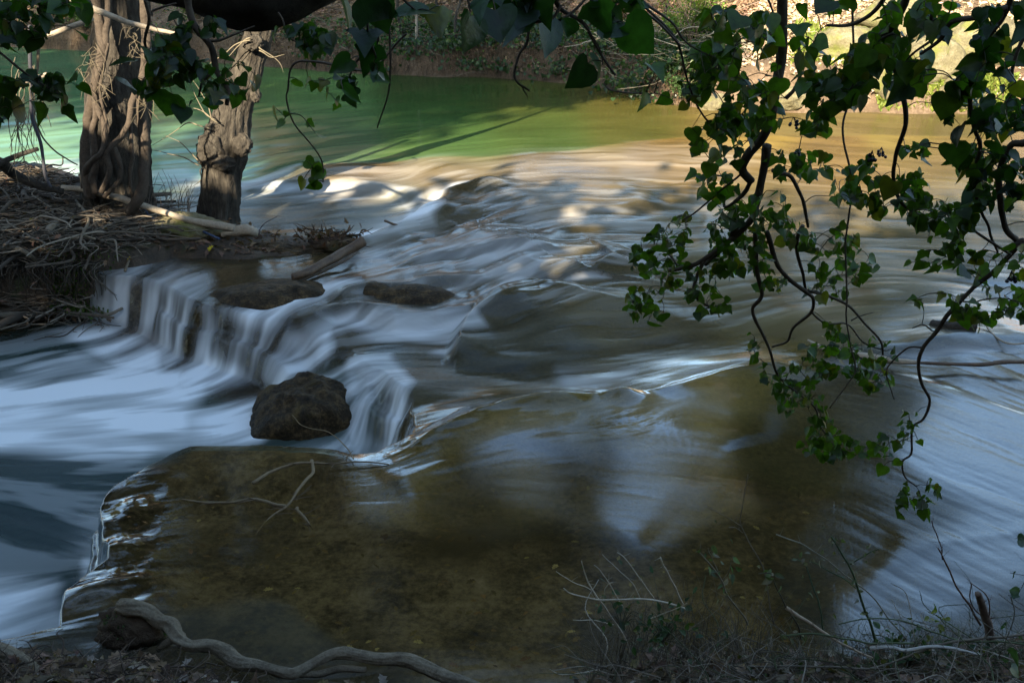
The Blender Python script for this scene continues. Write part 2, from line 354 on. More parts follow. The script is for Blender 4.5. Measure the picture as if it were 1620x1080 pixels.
# flow arrows (from px,py to px,py)
FL = [(1600, 900, 1450, 830), (1600, 700, 1400, 620), (1400, 620, 1250, 600), (1250, 700, 1100, 680), (1200, 900, 1000, 880), (1000, 760, 850, 740), (800, 850, 650, 840), (600, 800, 400, 800), (1050, 620, 960, 650), (960, 680, 850, 700),
      (420, 900, 260, 880), (400, 760, 250, 790), (260, 850, 150, 870), (230, 930, 110, 960), (300, 1000, 100, 1010),
      (1200, 580, 1000, 595), (1000, 590, 800, 590), (800, 560, 640, 560), (700, 540, 520, 525), (560, 540, 420, 560), (450, 560, 320, 620), (330, 620, 150, 640), (700, 690, 600, 720), (800, 650, 700, 680), (740, 665, 640, 640),
      (150, 640, 0, 660), (200, 540, 60, 530), (100, 560, 0, 600), (300, 680, 100, 690), (150, 500, 20, 505), (60, 580, -100, 590), (250, 600, 120, 610), (400, 670, 200, 660), (540, 700, 400, 690), (100, 750, 0, 740), (160, 720, 20, 725), (40, 930, -80, 950), (60, 850, 0, 830), (110, 950, 0, 990), (100, 460, 40, 520),
      (600, 590, 565, 690), (640, 620, 590, 700), (530, 600, 480, 690), (260, 440, 190, 490), (330, 460, 240, 520), (420, 470, 320, 540), (190, 440, 140, 480), (300, 500, 220, 545), (500, 420, 400, 440), (440, 400, 330, 410), (500, 480, 400, 530),
      (1300, 420, 1100, 420), (1100, 400, 900, 400), (900, 400, 760, 430), (800, 430, 650, 480), (700, 390, 560, 440), (600, 440, 480, 490), (650, 480, 520, 510), (860, 470, 740, 530), (900, 520, 700, 535),
      (1600, 450, 1400, 440), (1500, 500, 1350, 510), (1300, 500, 1100, 540), (1100, 300, 900, 290), (1300, 260, 1100, 250), (900, 260, 700, 280), (760, 300, 640, 350), (600, 280, 430, 300), (640, 370, 560, 375), (600, 330, 400, 345), (400, 310, 250, 310),
      (900, 200, 700, 210), (700, 160, 500, 180), (500, 210, 300, 240), (300, 260, 150, 275), (150, 180, 0, 190), (1200, 200, 1050, 200), (1600, 250, 1400, 240)]
def lvl(px, py): return LP if (px < 300 and py > 500 and py < 1000 and px < 120 + 0.9 * max(0, 700 - py)) else 0.0
FP, FV = [], []
LPP = [(-300, 455), (130, 450), (215, 532), (280, 572), (400, 640), (560, 705), (300, 700), (180, 770), (112, 930), (88, 1000), (-300, 1030)]
def in_low(a, b): return poly_sd(np.array([float(a)]), np.array([float(b)]), LPP)[0] > 0
for a, b, c, d in FL:
    zl = LP if in_low((a + c) / 2, (b + d) / 2) else 0
    p = at(a, b, zl); r = at(c, d, zl); v = (r - p)[:2]; v /= np.linalg.norm(v); m_ = (p + r) / 2
    FP.append(plan(m_[0], m_[1])); FV.append(v)
# coarse lookup of the flow in the plan metric
GX, GY = np.meshgrid(np.linspace(-900, 2500, 230), np.linspace(20, 1500, 160))
GF = spread(GX, GY, FP, FV, 50); GF /= np.linalg.norm(GF, axis=-1, keepdims=True) + 1e-9
def flow(x, y):
    a, b = plan(x, y)
    i = np.clip(((b - 20) / 1480 * 159), 0, 158.99); j = np.clip((a + 900) / 3400 * 229, 0, 228.99)
    return GF[np.rint(i).astype(int), np.rint(j).astype(int)]
def lic(X, Y, dens, steps, ds, s):
    acc = vn(X * dens, Y * dens, s); tot = 1.0
    for sg in (-1, 1):
        x, y = X.copy(), Y.copy()
        for k in range(steps):
            f = flow(x, y); x = x + sg * f[..., 0] * ds; y = y + sg * f[..., 1] * ds
            wk = .5 + .5 * cos(pi * (k + 1) / (steps + 1)); acc = acc + wk * vn(x * dens, y * dens, s); tot += wk
    return acc / tot

# rows spaced as the eye sees them, columns fan out with range
rows = np.concatenate([np.linspace(1500, 1110, 40, endpoint=False), np.linspace(1110, 45, 760), np.linspace(44, -20, 20)])
yy = []
for r_ in rows:
    d = ray(810, r_); yy.append(CAM_H / max(-d[2], .03) * d[1])
yy = np.array(yy)
uu = np.concatenate([np.linspace(-1.5, -.66, 90, endpoint=False), np.linspace(-.66, .66, 1000), np.linspace(.66, 1.5, 91)[1:]])
Y = np.repeat(yy[:, None], len(uu), 1); X = uu[None, :] * Y * .93
QX, QY = plan(X, Y)
sdl, wd = lip_shape(X, Y, QX, QY)
Z, LOW = z_water(X, Y, QX, QY, sdl, wd)

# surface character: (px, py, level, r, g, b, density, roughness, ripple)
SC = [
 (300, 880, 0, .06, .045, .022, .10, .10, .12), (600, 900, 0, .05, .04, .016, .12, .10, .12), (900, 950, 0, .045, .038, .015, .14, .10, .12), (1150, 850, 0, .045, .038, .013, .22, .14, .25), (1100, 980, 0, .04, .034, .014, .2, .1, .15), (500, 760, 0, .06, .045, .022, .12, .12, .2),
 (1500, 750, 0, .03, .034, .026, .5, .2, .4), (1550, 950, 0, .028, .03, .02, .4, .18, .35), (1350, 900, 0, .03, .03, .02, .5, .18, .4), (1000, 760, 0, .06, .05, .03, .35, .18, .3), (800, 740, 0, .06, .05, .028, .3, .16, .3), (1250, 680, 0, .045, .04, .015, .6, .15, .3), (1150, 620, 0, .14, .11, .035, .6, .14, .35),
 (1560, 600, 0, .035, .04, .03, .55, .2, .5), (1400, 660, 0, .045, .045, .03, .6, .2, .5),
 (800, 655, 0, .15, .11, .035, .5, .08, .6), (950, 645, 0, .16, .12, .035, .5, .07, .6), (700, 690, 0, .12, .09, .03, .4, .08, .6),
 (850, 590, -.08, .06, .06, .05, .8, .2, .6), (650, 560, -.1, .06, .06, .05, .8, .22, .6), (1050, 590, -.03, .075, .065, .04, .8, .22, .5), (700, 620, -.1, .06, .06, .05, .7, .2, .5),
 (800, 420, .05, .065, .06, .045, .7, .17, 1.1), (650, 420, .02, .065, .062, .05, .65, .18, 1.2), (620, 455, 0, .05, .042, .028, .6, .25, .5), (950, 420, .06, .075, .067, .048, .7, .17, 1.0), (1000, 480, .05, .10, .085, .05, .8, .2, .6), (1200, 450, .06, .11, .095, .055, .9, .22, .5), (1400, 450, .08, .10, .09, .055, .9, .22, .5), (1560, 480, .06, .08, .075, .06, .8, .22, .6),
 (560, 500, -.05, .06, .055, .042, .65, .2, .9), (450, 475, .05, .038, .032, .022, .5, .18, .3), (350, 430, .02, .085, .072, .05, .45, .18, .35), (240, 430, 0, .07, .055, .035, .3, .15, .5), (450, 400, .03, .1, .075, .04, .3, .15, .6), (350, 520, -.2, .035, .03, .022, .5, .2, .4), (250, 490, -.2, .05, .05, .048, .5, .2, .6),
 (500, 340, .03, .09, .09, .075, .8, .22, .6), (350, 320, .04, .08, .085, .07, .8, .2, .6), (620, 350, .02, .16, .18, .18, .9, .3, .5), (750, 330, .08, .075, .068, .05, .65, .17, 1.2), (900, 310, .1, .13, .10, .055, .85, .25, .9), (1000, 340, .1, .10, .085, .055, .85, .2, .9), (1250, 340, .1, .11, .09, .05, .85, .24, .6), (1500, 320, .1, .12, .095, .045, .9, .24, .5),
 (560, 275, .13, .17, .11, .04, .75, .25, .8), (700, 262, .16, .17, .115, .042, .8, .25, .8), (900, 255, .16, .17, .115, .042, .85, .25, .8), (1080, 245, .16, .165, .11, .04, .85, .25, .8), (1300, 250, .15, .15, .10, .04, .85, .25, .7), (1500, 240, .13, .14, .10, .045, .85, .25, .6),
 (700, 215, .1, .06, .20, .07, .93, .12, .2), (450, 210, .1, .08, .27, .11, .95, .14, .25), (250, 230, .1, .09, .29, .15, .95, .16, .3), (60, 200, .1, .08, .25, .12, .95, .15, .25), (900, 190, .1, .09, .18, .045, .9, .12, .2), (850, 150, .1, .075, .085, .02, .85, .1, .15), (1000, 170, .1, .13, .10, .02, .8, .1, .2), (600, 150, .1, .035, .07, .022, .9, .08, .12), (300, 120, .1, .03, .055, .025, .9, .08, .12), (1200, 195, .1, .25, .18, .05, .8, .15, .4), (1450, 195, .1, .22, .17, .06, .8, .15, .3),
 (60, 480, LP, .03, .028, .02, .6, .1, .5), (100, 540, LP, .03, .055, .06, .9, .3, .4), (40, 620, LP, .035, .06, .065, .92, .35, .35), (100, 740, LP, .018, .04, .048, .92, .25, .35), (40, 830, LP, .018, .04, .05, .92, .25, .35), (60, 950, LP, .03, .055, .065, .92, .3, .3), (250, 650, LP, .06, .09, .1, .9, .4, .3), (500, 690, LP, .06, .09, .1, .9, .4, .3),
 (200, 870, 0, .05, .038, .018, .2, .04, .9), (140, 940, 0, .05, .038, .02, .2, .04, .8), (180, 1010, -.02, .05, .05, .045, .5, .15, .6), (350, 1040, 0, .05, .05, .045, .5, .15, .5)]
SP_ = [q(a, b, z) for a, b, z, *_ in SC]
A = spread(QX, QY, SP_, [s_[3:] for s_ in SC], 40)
PC = [(500, 215, .075, .13, .055, .96, .13, .25), (300, 240, .15, .29, .16, .96, .15, .35), (60, 230, .15, .30, .18, .96, .16, .35), (60, 140, .06, .14, .06, .95, .1, .2), (300, 150, .06, .13, .04, .95, .1, .15), (500, 165, .09, .17, .045, .95, .09, .12), (700, 225, .065, .12, .035, .95, .1, .2), (700, 180, .05, .10, .022, .93, .08, .1),  # pool tints painted against the light: dimmer in sun, paler in shade
      (700, 135, .03, .055, .014, .9, .07, .08), (850, 210, .06, .10, .025, .93, .1, .2), (850, 165, .075, .085, .018, .9, .08, .1), (1000, 190, .08, .085, .02, .9, .1, .2), (1000, 160, .10, .075, .016, .88, .09, .1), (1150, 200, .15, .105, .03, .9, .12, .3), (1350, 198, .14, .105, .035, .9, .14, .3), (1550, 198, .11, .085, .03, .9, .14, .3)]  # dark far edge tint stands in for the mirrored bank
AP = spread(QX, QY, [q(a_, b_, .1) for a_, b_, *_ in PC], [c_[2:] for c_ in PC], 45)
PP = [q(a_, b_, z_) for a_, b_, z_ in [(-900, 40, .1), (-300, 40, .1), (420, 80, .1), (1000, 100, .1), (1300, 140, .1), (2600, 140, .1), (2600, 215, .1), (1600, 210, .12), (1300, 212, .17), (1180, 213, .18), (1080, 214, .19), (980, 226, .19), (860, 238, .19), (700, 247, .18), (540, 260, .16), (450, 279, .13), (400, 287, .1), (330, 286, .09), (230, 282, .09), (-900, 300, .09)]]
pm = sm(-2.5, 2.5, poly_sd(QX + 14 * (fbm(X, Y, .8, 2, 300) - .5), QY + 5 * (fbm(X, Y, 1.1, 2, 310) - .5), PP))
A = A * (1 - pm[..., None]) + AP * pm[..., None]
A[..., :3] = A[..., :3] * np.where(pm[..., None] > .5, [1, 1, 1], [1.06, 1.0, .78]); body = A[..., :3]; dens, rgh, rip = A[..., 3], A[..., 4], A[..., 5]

LZ, LF = ledges(X, Y); Z = Z + LZ * (1 - LOW)
f1 = sm(20, 10, Y); f2 = sm(11, 6, Y)
L0 = lic(X, Y, 2.6, 9, .09, 1) - .5
L1 = lic(X, Y, 7.0, 10, .055, 2) - .5
L2 = (lic(X, Y, 20.0, 12, .022, 3) - .5)
L3 = (lic(X, Y, 45.0, 12, .012, 4) - .5) * f2
ST = np.clip(.5 + 1.9 * L1 + 1.0 * L2 * f1 + .6 * L3, 0, 1)
# ripples and standing waves, drawn out along the flow
rip = rip * (1 - .65 * sm(.02, .25, LOW) * sm(1.0, .8, LOW))
Z = Z + rip * (.042 * L0 + .028 * L1 + .014 * L2 * f1 + .006 * L3)
Z = Z + pm * (.012 * L0 + .006 * L1)
wv = np.sin((QX * .8 + QY * 2.2) * .05 + 9 * fbm(X, Y, .8, 2, 9)) * sm(.55, .9, rip) * .008
Z = Z + wv
# chrome-like wrinkles on the near lip
nl = np.exp(-((QX - q(185, 870)[0]) / 45) ** 2 - ((QY - 865) / 95) ** 2)
Z = Z + nl * .022 * (fbm(X, Y, 8, 3, 20) - .5)
rl = np.exp(-(line_d(QX, QY, [q(660, 700), q(720, 680), q(800, 655), (900, 650), (980, 655), (1060, 635), (1200, 590)]) / 22) ** 2)
Z = Z + rl * .03 * (fbm(X, Y, 3.2, 2, 30) - .5)

# ---- foam: outlines (px,py), level, strength, softness; also whitening painted for sky sheen and glitter
def FQ(P, z): return [q(a, b, z) for a, b in P]
foam_sheen = np.zeros(X.shape)
FOAM_SHEEN = [
 ([(-200, 620), (0, 612), (130, 600), (230, 590), (290, 600), (330, 640), (400, 640), (440, 690), (560, 705), (500, 716), (300, 704), (230, 722), (100, 715), (-200, 712)], LP, 1.0, 26),
 ([(230, 570), (280, 585), (340, 560), (420, 540), (520, 508), (580, 508), (470, 540), (390, 575), (330, 600), (300, 630), (240, 620)], -.3, .85, 14),
 ([(400, 620), (470, 575), (530, 560), (520, 590), (450, 620), (420, 680)], -.3, .6, 14),
 ([(90, 525), (160, 515), (215, 525), (260, 560), (260, 600), (190, 590), (150, 560)], LP, .6, 16),
 ([(0, 590), (120, 560), (220, 580), (200, 640), (0, 650)], LP, .4, 18),
 ([(555, 590), (620, 590), (650, 640), (600, 705), (555, 708), (550, 640)], -.25, .6, 12),
 ([(500, 512), (560, 506), (640, 516), (690, 508), (735, 485), (770, 535), (700, 546), (600, 530)], -.08, .42, 9),
 ([(640, 330), (700, 338), (680, 362), (590, 382), (560, 376), (630, 355)], .03, .85, 12),
 ([(220, 288), (330, 296), (400, 292), (470, 300), (620, 305), (690, 316), (600, 314), (460, 305), (330, 300), (230, 296)], .08, .34, 4),
 ([(380, 290), (440, 278), (480, 272), (470, 282), (420, 294)], .1, .45, 5),
 ([(230, 275), (300, 268), (330, 290), (230, 292)], .1, .35, 14),
 ([(60, 262), (130, 255), (130, 285), (70, 280)], .1, .5, 14),  # sun glitter near the left edge painted white
 ([(128, 838), (160, 835), (168, 885), (120, 950), (95, 975), (108, 910)], -.2, .55, 10),
 ([(-200, 925), (90, 925), (100, 985), (60, 1015), (-200, 1015)], LP, .75, 22),
 ([(140, 440), (240, 438), (330, 470), (345, 535), (270, 560), (210, 530)], -.2, .3, 20),
 ([(560, 400), (860, 370), (900, 430), (740, 450), (600, 440)], .04, .2, 40),
 ([(960, 660), (1060, 625), (1150, 650), (1120, 780), (1040, 830), (980, 760)], 0, .07, 30),  # whitening painted for a patch of reflected sky
 ([(740, 700), (900, 670), (960, 720), (860, 790), (750, 760)], 0, .05, 30),  # second reflected-sky patch, painted as faint white
 ([(1440, 560), (1620, 530), (1700, 900), (1560, 900), (1450, 700)], 0, .03, 50),  # pale wash standing in for sky reflection on the right
 ([(880, 590), (1010, 590), (1000, 620), (900, 630)], -.05, .2, 20),
 ([(500, 265), (800, 245), (1100, 235), (1300, 250), (1100, 275), (760, 285), (560, 300)], .15, .07, 14),
]
for P, z, s_, sf in FOAM_SHEEN:
    d = poly_sd(QX + 30 * L0 + 12 * L1, QY + 18 * L0, FQ(P, z)); foam_sheen = np.maximum(foam_sheen, s_ * sm(-sf, sf * .8, d))
dark = [([(-200, 470), (120, 462), (190, 500), (215, 528), (120, 515), (90, 560), (-200, 590)], LP, .75, 24), ([(275, 640), (330, 592), (470, 545), (560, 530), (470, 575), (350, 632), (300, 650)], -.28, .75, 16), ([(410, 690), (440, 620), (500, 590), (550, 640), (545, 705)], -.3, .8, 10),
        ([(60, 740), (250, 720), (180, 780), (100, 820)], LP, .7, 60)]
for P, z, s_, sf in dark:
    foam_sheen = foam_sheen * (1 - s_ * sm(-sf, sf, poly_sd(QX, QY, FQ(P, z))))
stc = (ST - .5) * 2
foam_sheen = np.maximum(foam_sheen, .34 * LF * (1 - LOW) * sm(17, 13, Y) * (.5 + .5 * sm(-.3, .4, stc)))
VF = [(240, 480, -.2, .55), (180, 470, -.1, .45), (300, 510, -.2, .45), (350, 520, -.1, .3), (400, 510, -.05, .12), (440, 520, -.1, .1), (480, 530, -.1, .4), (430, 570, -.3, .45), (520, 560, -.1, .3), (600, 640, -.2, .8), (540, 620, -.2, .5), (630, 690, -.2, .7), (400, 705, -.1, .2), (200, 790, -.1, .3), (150, 860, -.2, .6), (110, 950, -.2, .6), (60, 1030, -.2, .4)]
face = sm(.03, .3, LOW) * sm(1.0, .75, LOW)          # veil of the falls, torn into strands
rgh = rgh
fst = .75 * spread(QX, QY, [q(a_, b_, z_) for a_, b_, z_, _ in VF], [[v_] for *_, v_ in VF], 35)[..., 0]
foam_sheen = np.where(face > .02, np.clip(foam_sheen * (1 - .6 * face) + face * fst * sm(-.3, .6, .7 * stc + .8 * (fbm(X, Y, 2.5, 3, 260) - .45)), 0, 1), foam_sheen)
stf = stc * (1 - .5 * sm(.6, 1, LOW)) + (2.2 * L1 + 2.5 * L0) * sm(.6, 1, LOW)
foam_sheen = np.clip(foam_sheen * .88 * (1 + .5 * stf) + .10 * stc * sm(0, .2, foam_sheen), 0, 1)
pool = sm(.4, .9, LOW)
foam_sheen = np.clip(foam_sheen + pool * .20 * sm(.0, .5, stc * .7 + 3 * L0), 0, 1)
foam_sheen = np.clip(foam_sheen + sm(.5, 1, rip) * (1 - pool) * .13 * sm(14, 12, Y) * sm(.1, .6, stc), 0, 1)
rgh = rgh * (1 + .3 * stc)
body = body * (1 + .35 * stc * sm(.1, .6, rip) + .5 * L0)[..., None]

m, n, l = mat('water')
ab = N(n, 'Attribute', attribute_name='body'); af = N(n, 'Attribute', attribute_name='foam_sheen'); ad_ = N(n, 'Attribute', attribute_name='turbidity'); ar = N(n, 'Attribute', attribute_name='roughness')
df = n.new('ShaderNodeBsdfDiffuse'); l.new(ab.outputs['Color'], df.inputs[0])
tr = n.new('ShaderNodeBsdfTransparent'); tr.inputs[0].default_value = (.94, .88, .72, 1)
m1 = n.new('ShaderNodeMixShader'); l.new(ad_.outputs['Fac'], m1.inputs[0]); l.new(tr.outputs[0], m1.inputs[1]); l.new(df.outputs[0], m1.inputs[2])
fo = n.new('ShaderNodeBsdfDiffuse'); fo.inputs[0].default_value = (.86, .89, .90, 1)
fm = n.new('ShaderNodeMixShader'); l.new(af.outputs['Fac'], fm.inputs[0]); l.new(m1.outputs[0], fm.inputs[1]); l.new(fo.outputs[0], fm.inputs[2])
gl = n.new('ShaderNodeBsdfGlossy'); l.new(ar.outputs['Fac'], gl.inputs['Roughness'])
nz = noise(n, l, 14, 3, .5, squash=(.5, 1, 1)); bp = bump(n, l, nz.outputs[0], .12, .01); l.new(bp, gl.inputs['Normal'])
fr = n.new('ShaderNodeFresnel'); fr.inputs[0].default_value = 1.3; l.new(bp, fr.inputs['Normal'])
kf = n.new('ShaderNodeMath'); kf.operation = 'MULTIPLY_ADD'; kf.inputs[1].default_value = -.8; kf.inputs[2].default_value = 1; l.new(af.outputs['Fac'], kf.inputs[0])
km = n.new('ShaderNodeMath'); km.operation = 'MULTIPLY'; l.new(fr.outputs[0], km.inputs[0]); l.new(kf.outputs[0], km.inputs[1])
ag = N(n, 'Attribute', attribute_name='sheen_gain'); kg = n.new('ShaderNodeMath'); kg.operation = 'MULTIPLY'; kg.use_clamp = True; l.new(km.outputs[0], kg.inputs[0]); l.new(ag.outputs['Fac'], kg.inputs[1])
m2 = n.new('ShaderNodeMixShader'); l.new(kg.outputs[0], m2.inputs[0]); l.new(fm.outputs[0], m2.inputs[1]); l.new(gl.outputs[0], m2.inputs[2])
o_ = n.new('ShaderNodeOutputMaterial'); l.new(m2.outputs[0], o_.inputs[0]); M['water'] = m

V = np.stack([X, Y, Z], -1).reshape(-1, 3)
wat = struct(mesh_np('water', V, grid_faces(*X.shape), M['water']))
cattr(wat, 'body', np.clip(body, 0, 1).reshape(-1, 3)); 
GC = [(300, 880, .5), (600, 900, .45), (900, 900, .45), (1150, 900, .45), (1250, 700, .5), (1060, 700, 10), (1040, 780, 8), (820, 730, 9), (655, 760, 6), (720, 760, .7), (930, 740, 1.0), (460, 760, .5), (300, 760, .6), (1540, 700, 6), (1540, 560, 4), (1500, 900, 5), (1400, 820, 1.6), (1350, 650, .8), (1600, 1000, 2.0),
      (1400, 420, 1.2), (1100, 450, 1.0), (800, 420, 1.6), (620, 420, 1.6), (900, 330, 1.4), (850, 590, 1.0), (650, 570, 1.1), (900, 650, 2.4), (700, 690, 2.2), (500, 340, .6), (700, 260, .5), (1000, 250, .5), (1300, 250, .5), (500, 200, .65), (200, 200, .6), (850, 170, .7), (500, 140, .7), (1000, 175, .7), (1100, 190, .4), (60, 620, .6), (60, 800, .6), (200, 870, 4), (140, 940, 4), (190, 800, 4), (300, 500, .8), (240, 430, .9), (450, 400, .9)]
sheen = .9 * spread(QX, QY, [q(a, b) for a, b, _ in GC], [[c] for *_, c in GC], 45)[..., 0]  # reflection strength painted by place, highest where sky patches should show
fattr(wat, 'sheen_gain', sheen); fattr(wat, 'foam_sheen', foam_sheen); fattr(wat, 'turbidity', np.clip(dens, 0, 1)); fattr(wat, 'roughness', np.clip(rgh, .02, .6))

# riverbed: every second vertex, below the water, with stones and hollows
i0, j0 = slice(None, None, 2), slice(None, None, 2)
BX, BY, BZ = X[i0, j0], Y[i0, j0], Z[i0, j0]
dep = .03 + .13 * sm(0, .5, -sdl[i0, j0] - .05) * sm(7.5, 5, BY) + .25 * pool[i0, j0] + .5 * sm(14.5, 17, BY)
bed = BZ - dep - .05 * (fbm(BX, BY, 1.7, 4, 40) - .35) * np.clip(dep / .1, .3, 1.6) - .03 * fbm(BX, BY, 7, 3, 50) * np.clip(dep / .1, .2, 1)
bed = np.minimum(bed, BZ - .012)
M['bed'] = surf_mat('riverbed', [(.34, (.018, .012, .006)), (.45, (.095, .066, .03)), (.57, (.235, .17, .085)), (.72, (.38, .28, .165))], 3.6, .8, 1, .05, 24, patch=(1.4, .5, .66, (.085, .062, .028)), spec=.2)
struct(mesh_np('riverbed', np.stack([BX, BY, bed], -1).reshape(-1, 3), grid_faces(*BX.shape), M['bed']))
del V, A
def bed_z(x, y):
    X_ = np.array([[float(x)]]); Y_ = np.array([[float(y)]]); a, b = plan(X_, Y_)
    s_, w_ = lip_shape(X_, Y_, a, b); return float(z_water(X_, Y_, a, b, s_, w_)[0][0, 0])

# leaves and bits lying on the drowned shelf
PL = np.array([at(random.uniform(200, 1300), random.uniform(720, 1060), 0)[:2] for _ in range(420)])
px_, py_ = PL[:, 0][:, None], PL[:, 1][:, None]; qa_, qb_ = plan(px_, py_); sa_, wa_ = lip_shape(px_, py_, qa_, qb_)
zb_ = z_water(px_, py_, qa_, qb_, sa_, wa_)[0][:, 0]; kk = sa_[:, 0] < -.25
SUNK = np.stack([PL[:, 0], PL[:, 1], zb_ - RNG.uniform(.02, .07, len(PL))], -1)[kk]

# ================================================================== BANKS
# far bank: waterline in the photograph
FB = [(-1500, 40), (-300, 62), (0, 74), (150, 82), (300, 96), (420, 106), (600, 118), (800, 125), (960, 140), (1060, 166), (1180, 176), (1300, 179), (1500, 180), (1700, 186), (2200, 215), (3400, 290)]
fb = smooth_path([at(a, b, .1) for a, b in FB], 24)[:, :2]
Lb = np.concatenate([[0], np.cumsum(np.linalg.norm(np.diff(fb, axis=0), axis=1))])
ss = np.linspace(0, Lb[-1], 620)
fbx = np.interp(ss, Lb, fb[:, 0]); fby = np.interp(ss, Lb, fb[:, 1])
tx, ty = np.gradient(fbx), np.gradient(fby)
k9 = np.ones(41) / 41
tx = np.convolve(np.pad(tx, 20, 'edge'), k9, 'valid'); ty = np.convolve(np.pad(ty, 20, 'edge'), k9, 'valid')
nrm = np.hypot(tx, ty); nx, ny = -ty / nrm, tx / nrm
def fb_height(x, y, t):
    lefty = sm(4, -2, x)
    z = .1 + .45 * sm(0, .35, t) * (.5 + fbm(x, y, .5, 3, 60)) + .50 * np.minimum(t, 5 + 4 * lefty) + .22 * np.maximum(t - 5 - 4 * lefty, 0) + 1.0 * sm(3, 9, t) * lefty
    z = z + .5 * (fbm(x, y, .45, 4, 70) - .5) * sm(0, 2, t) + .10 * (fbm(x, y, 3, 3, 80) - .5) * sm(0, .5, t)
    z = np.where(t > 14, z - .28 * (t - 14), z)
    return np.where(t < 0, .1 + t * 1.2, z)
tt = np.concatenate([np.linspace(-.4, 4, 70), np.linspace(4.2, 60, 60)])
TX = fbx[:, None] + nx[:, None] * tt; TY = fby[:, None] + ny[:, None] * tt
TX = TX + .25 * (fbm(TX, TY, 1.5, 3, 90) - .5); TY = TY + .35 * (fbm(TX, TY, 1.5, 3, 95) - .5)
TZ = fb_height(TX, TY, tt[None, :] + 0 * TX)
struct(mesh_np('far_bank', np.stack([TX, TY, TZ], -1).reshape(-1, 3), grid_faces(*TX.shape)[:, ::-1], M['far_earth']))
def on_far(px, t):                            # a point on the far bank: photo column px, t metres inland
    u = (px - 810) / FPX
    rr = fbx / np.hypot(fby * CP + (CAM_H - .1) * SP, 0)
    i = int(np.argmin(np.abs(rr - u)))
    x = fbx[i] + nx[i] * t; y = fby[i] + ny[i] * t
    return np.array([x, y, float(fb_height(np.array(x), np.array(y), np.array(float(t))))])
def far_scatter(px0, px1, t0, t1, n_):
    P = [on_far(random.uniform(px0, px1), t0 + (t1 - t0) * random.random() ** .8) for _ in range(n_)]
    return np.array(P)

# islet under the two trees
IP = [(-700, 300, .2), (0, 285, .2), (120, 292, .2), (235, 305, .2), (300, 340, .08), (400, 358, .06), (480, 372, .05), (590, 383, .03), (480, 402, .03), (390, 412, .03), (280, 405, .03), (215, 425, .0), (150, 437, -.02), (125, 452, -.15), (0, 462, -.15), (-100, 470, -.15), (-800, 480, -.15)]
IW = [at(*p)[:2] for p in IP]
IC = [(-400, 320, .42), (0, 300, .45), (60, 335, .42), (110, 395, .14), (0, 415, .12), (-300, 420, .1), (60, 370, .3), (130, 340, .45), (185, 335, .36), (240, 330, .25), (225, 370, .15), (346, 352, .1), (300, 370, .12), (250, 395, .05), (400, 385, .05), (480, 388, .05), (570, 388, .03), (180, 410, .06)]
ix, iy = np.meshgrid(np.arange(-11, -1.2, .035), np.arange(8.4, 14.2, .035))
a_, b_ = plan(ix, iy); isd = poly_sd(ix, iy, IW)
def islet_z(x, y):
    a, b = plan(x, y); s_ = poly_sd(x, y, IW)
    h = spread(a, b, [q(*p) for p in IC], [[p[2]] for p in IC], 40)[..., 0]
    h = h + .10 * (fbm(x, y, 3, 4, 100) - .5) * sm(.03, .2, h) + .03 * (fbm(x, y, 11, 3, 110) - .5)
    return -.6 + (h + .6) * sm(-.28, .10, s_ + .15 * (fbm(x, y, 4, 3, 120) - .5))
iz = islet_z(ix, iy)
M['islet'] = surf_mat('islet_soil', [(.25, (.010, .007, .004)), (.5, (.05, .033, .018)), (.75, (.15, .10, .055))], 4, .6, 1, .05, 30, patch=(2.2, .6, .72, (.05, .075, .015)), spec=.5)
struct(mesh_np('islet_ground', np.stack([ix, iy, iz], -1).reshape(-1, 3), grid_faces(*ix.shape), M['islet']))
def isz(x, y): return float(islet_z(np.array([[x]]), np.array([[y]]))[0, 0])

# near bank at our feet, rising behind the camera
NBL = [(-1500, 1100, 0), (-300, 1062, 0), (20, 1038, -.02), (120, 1042, 0), (250, 1052, 0), (335, 1075, 0), (420, 1098, 0), (520, 1078, 0), (640, 1100, 0), (760, 1120, 0), (880, 1098, 0), (960, 1062, 0), (1060, 1040, 0), (1160, 1046, 0), (1300, 1052, 0), (1450, 1040, 0), (1620, 1005, 0), (1900, 960, 0), (3200, 850, 0)]
NW = [at(*p)[:2] for p in NBL]
NWP = NW + [np.array([60, 4.]), np.array([60, -60.]), np.array([-60, -60.]), np.array([-60, 3.])]
def near_z(x, y):
    d = poly_sd(x, y, NWP)
    z = -.5 + .56 * sm(-.18, .08, d + .1 * (fbm(x, y, 3, 3, 130) - .5)) + .10 * sm(0, .3, d) + .42 * np.clip(d - .2, 0, None)
    z = np.where(d > 14, z - .3 * (d - 14), z)
    return z + .08 * (fbm(x, y, 4, 4, 140) - .5) * sm(0, .2, d)
rr_ = np.concatenate([np.arange(4.7, 1.5, -.03), np.linspace(1.4, -50, 90)])
cc_ = np.concatenate([np.linspace(-50, -3.6, 50, endpoint=False), np.arange(-3.6, 3.9, .03), np.linspace(4.1, 50, 50)])
NX, NY = np.meshgrid(cc_, rr_); NZ = near_z(NX, NY)
struct(mesh_np('near_bank', np.stack([NX, NY, NZ], -1).reshape(-1, 3), grid_faces(*NX.shape)[:, ::-1], M['earth']))
def nbz(x, y): return float(near_z(np.array([[x]]), np.array([[y]]))[0, 0])

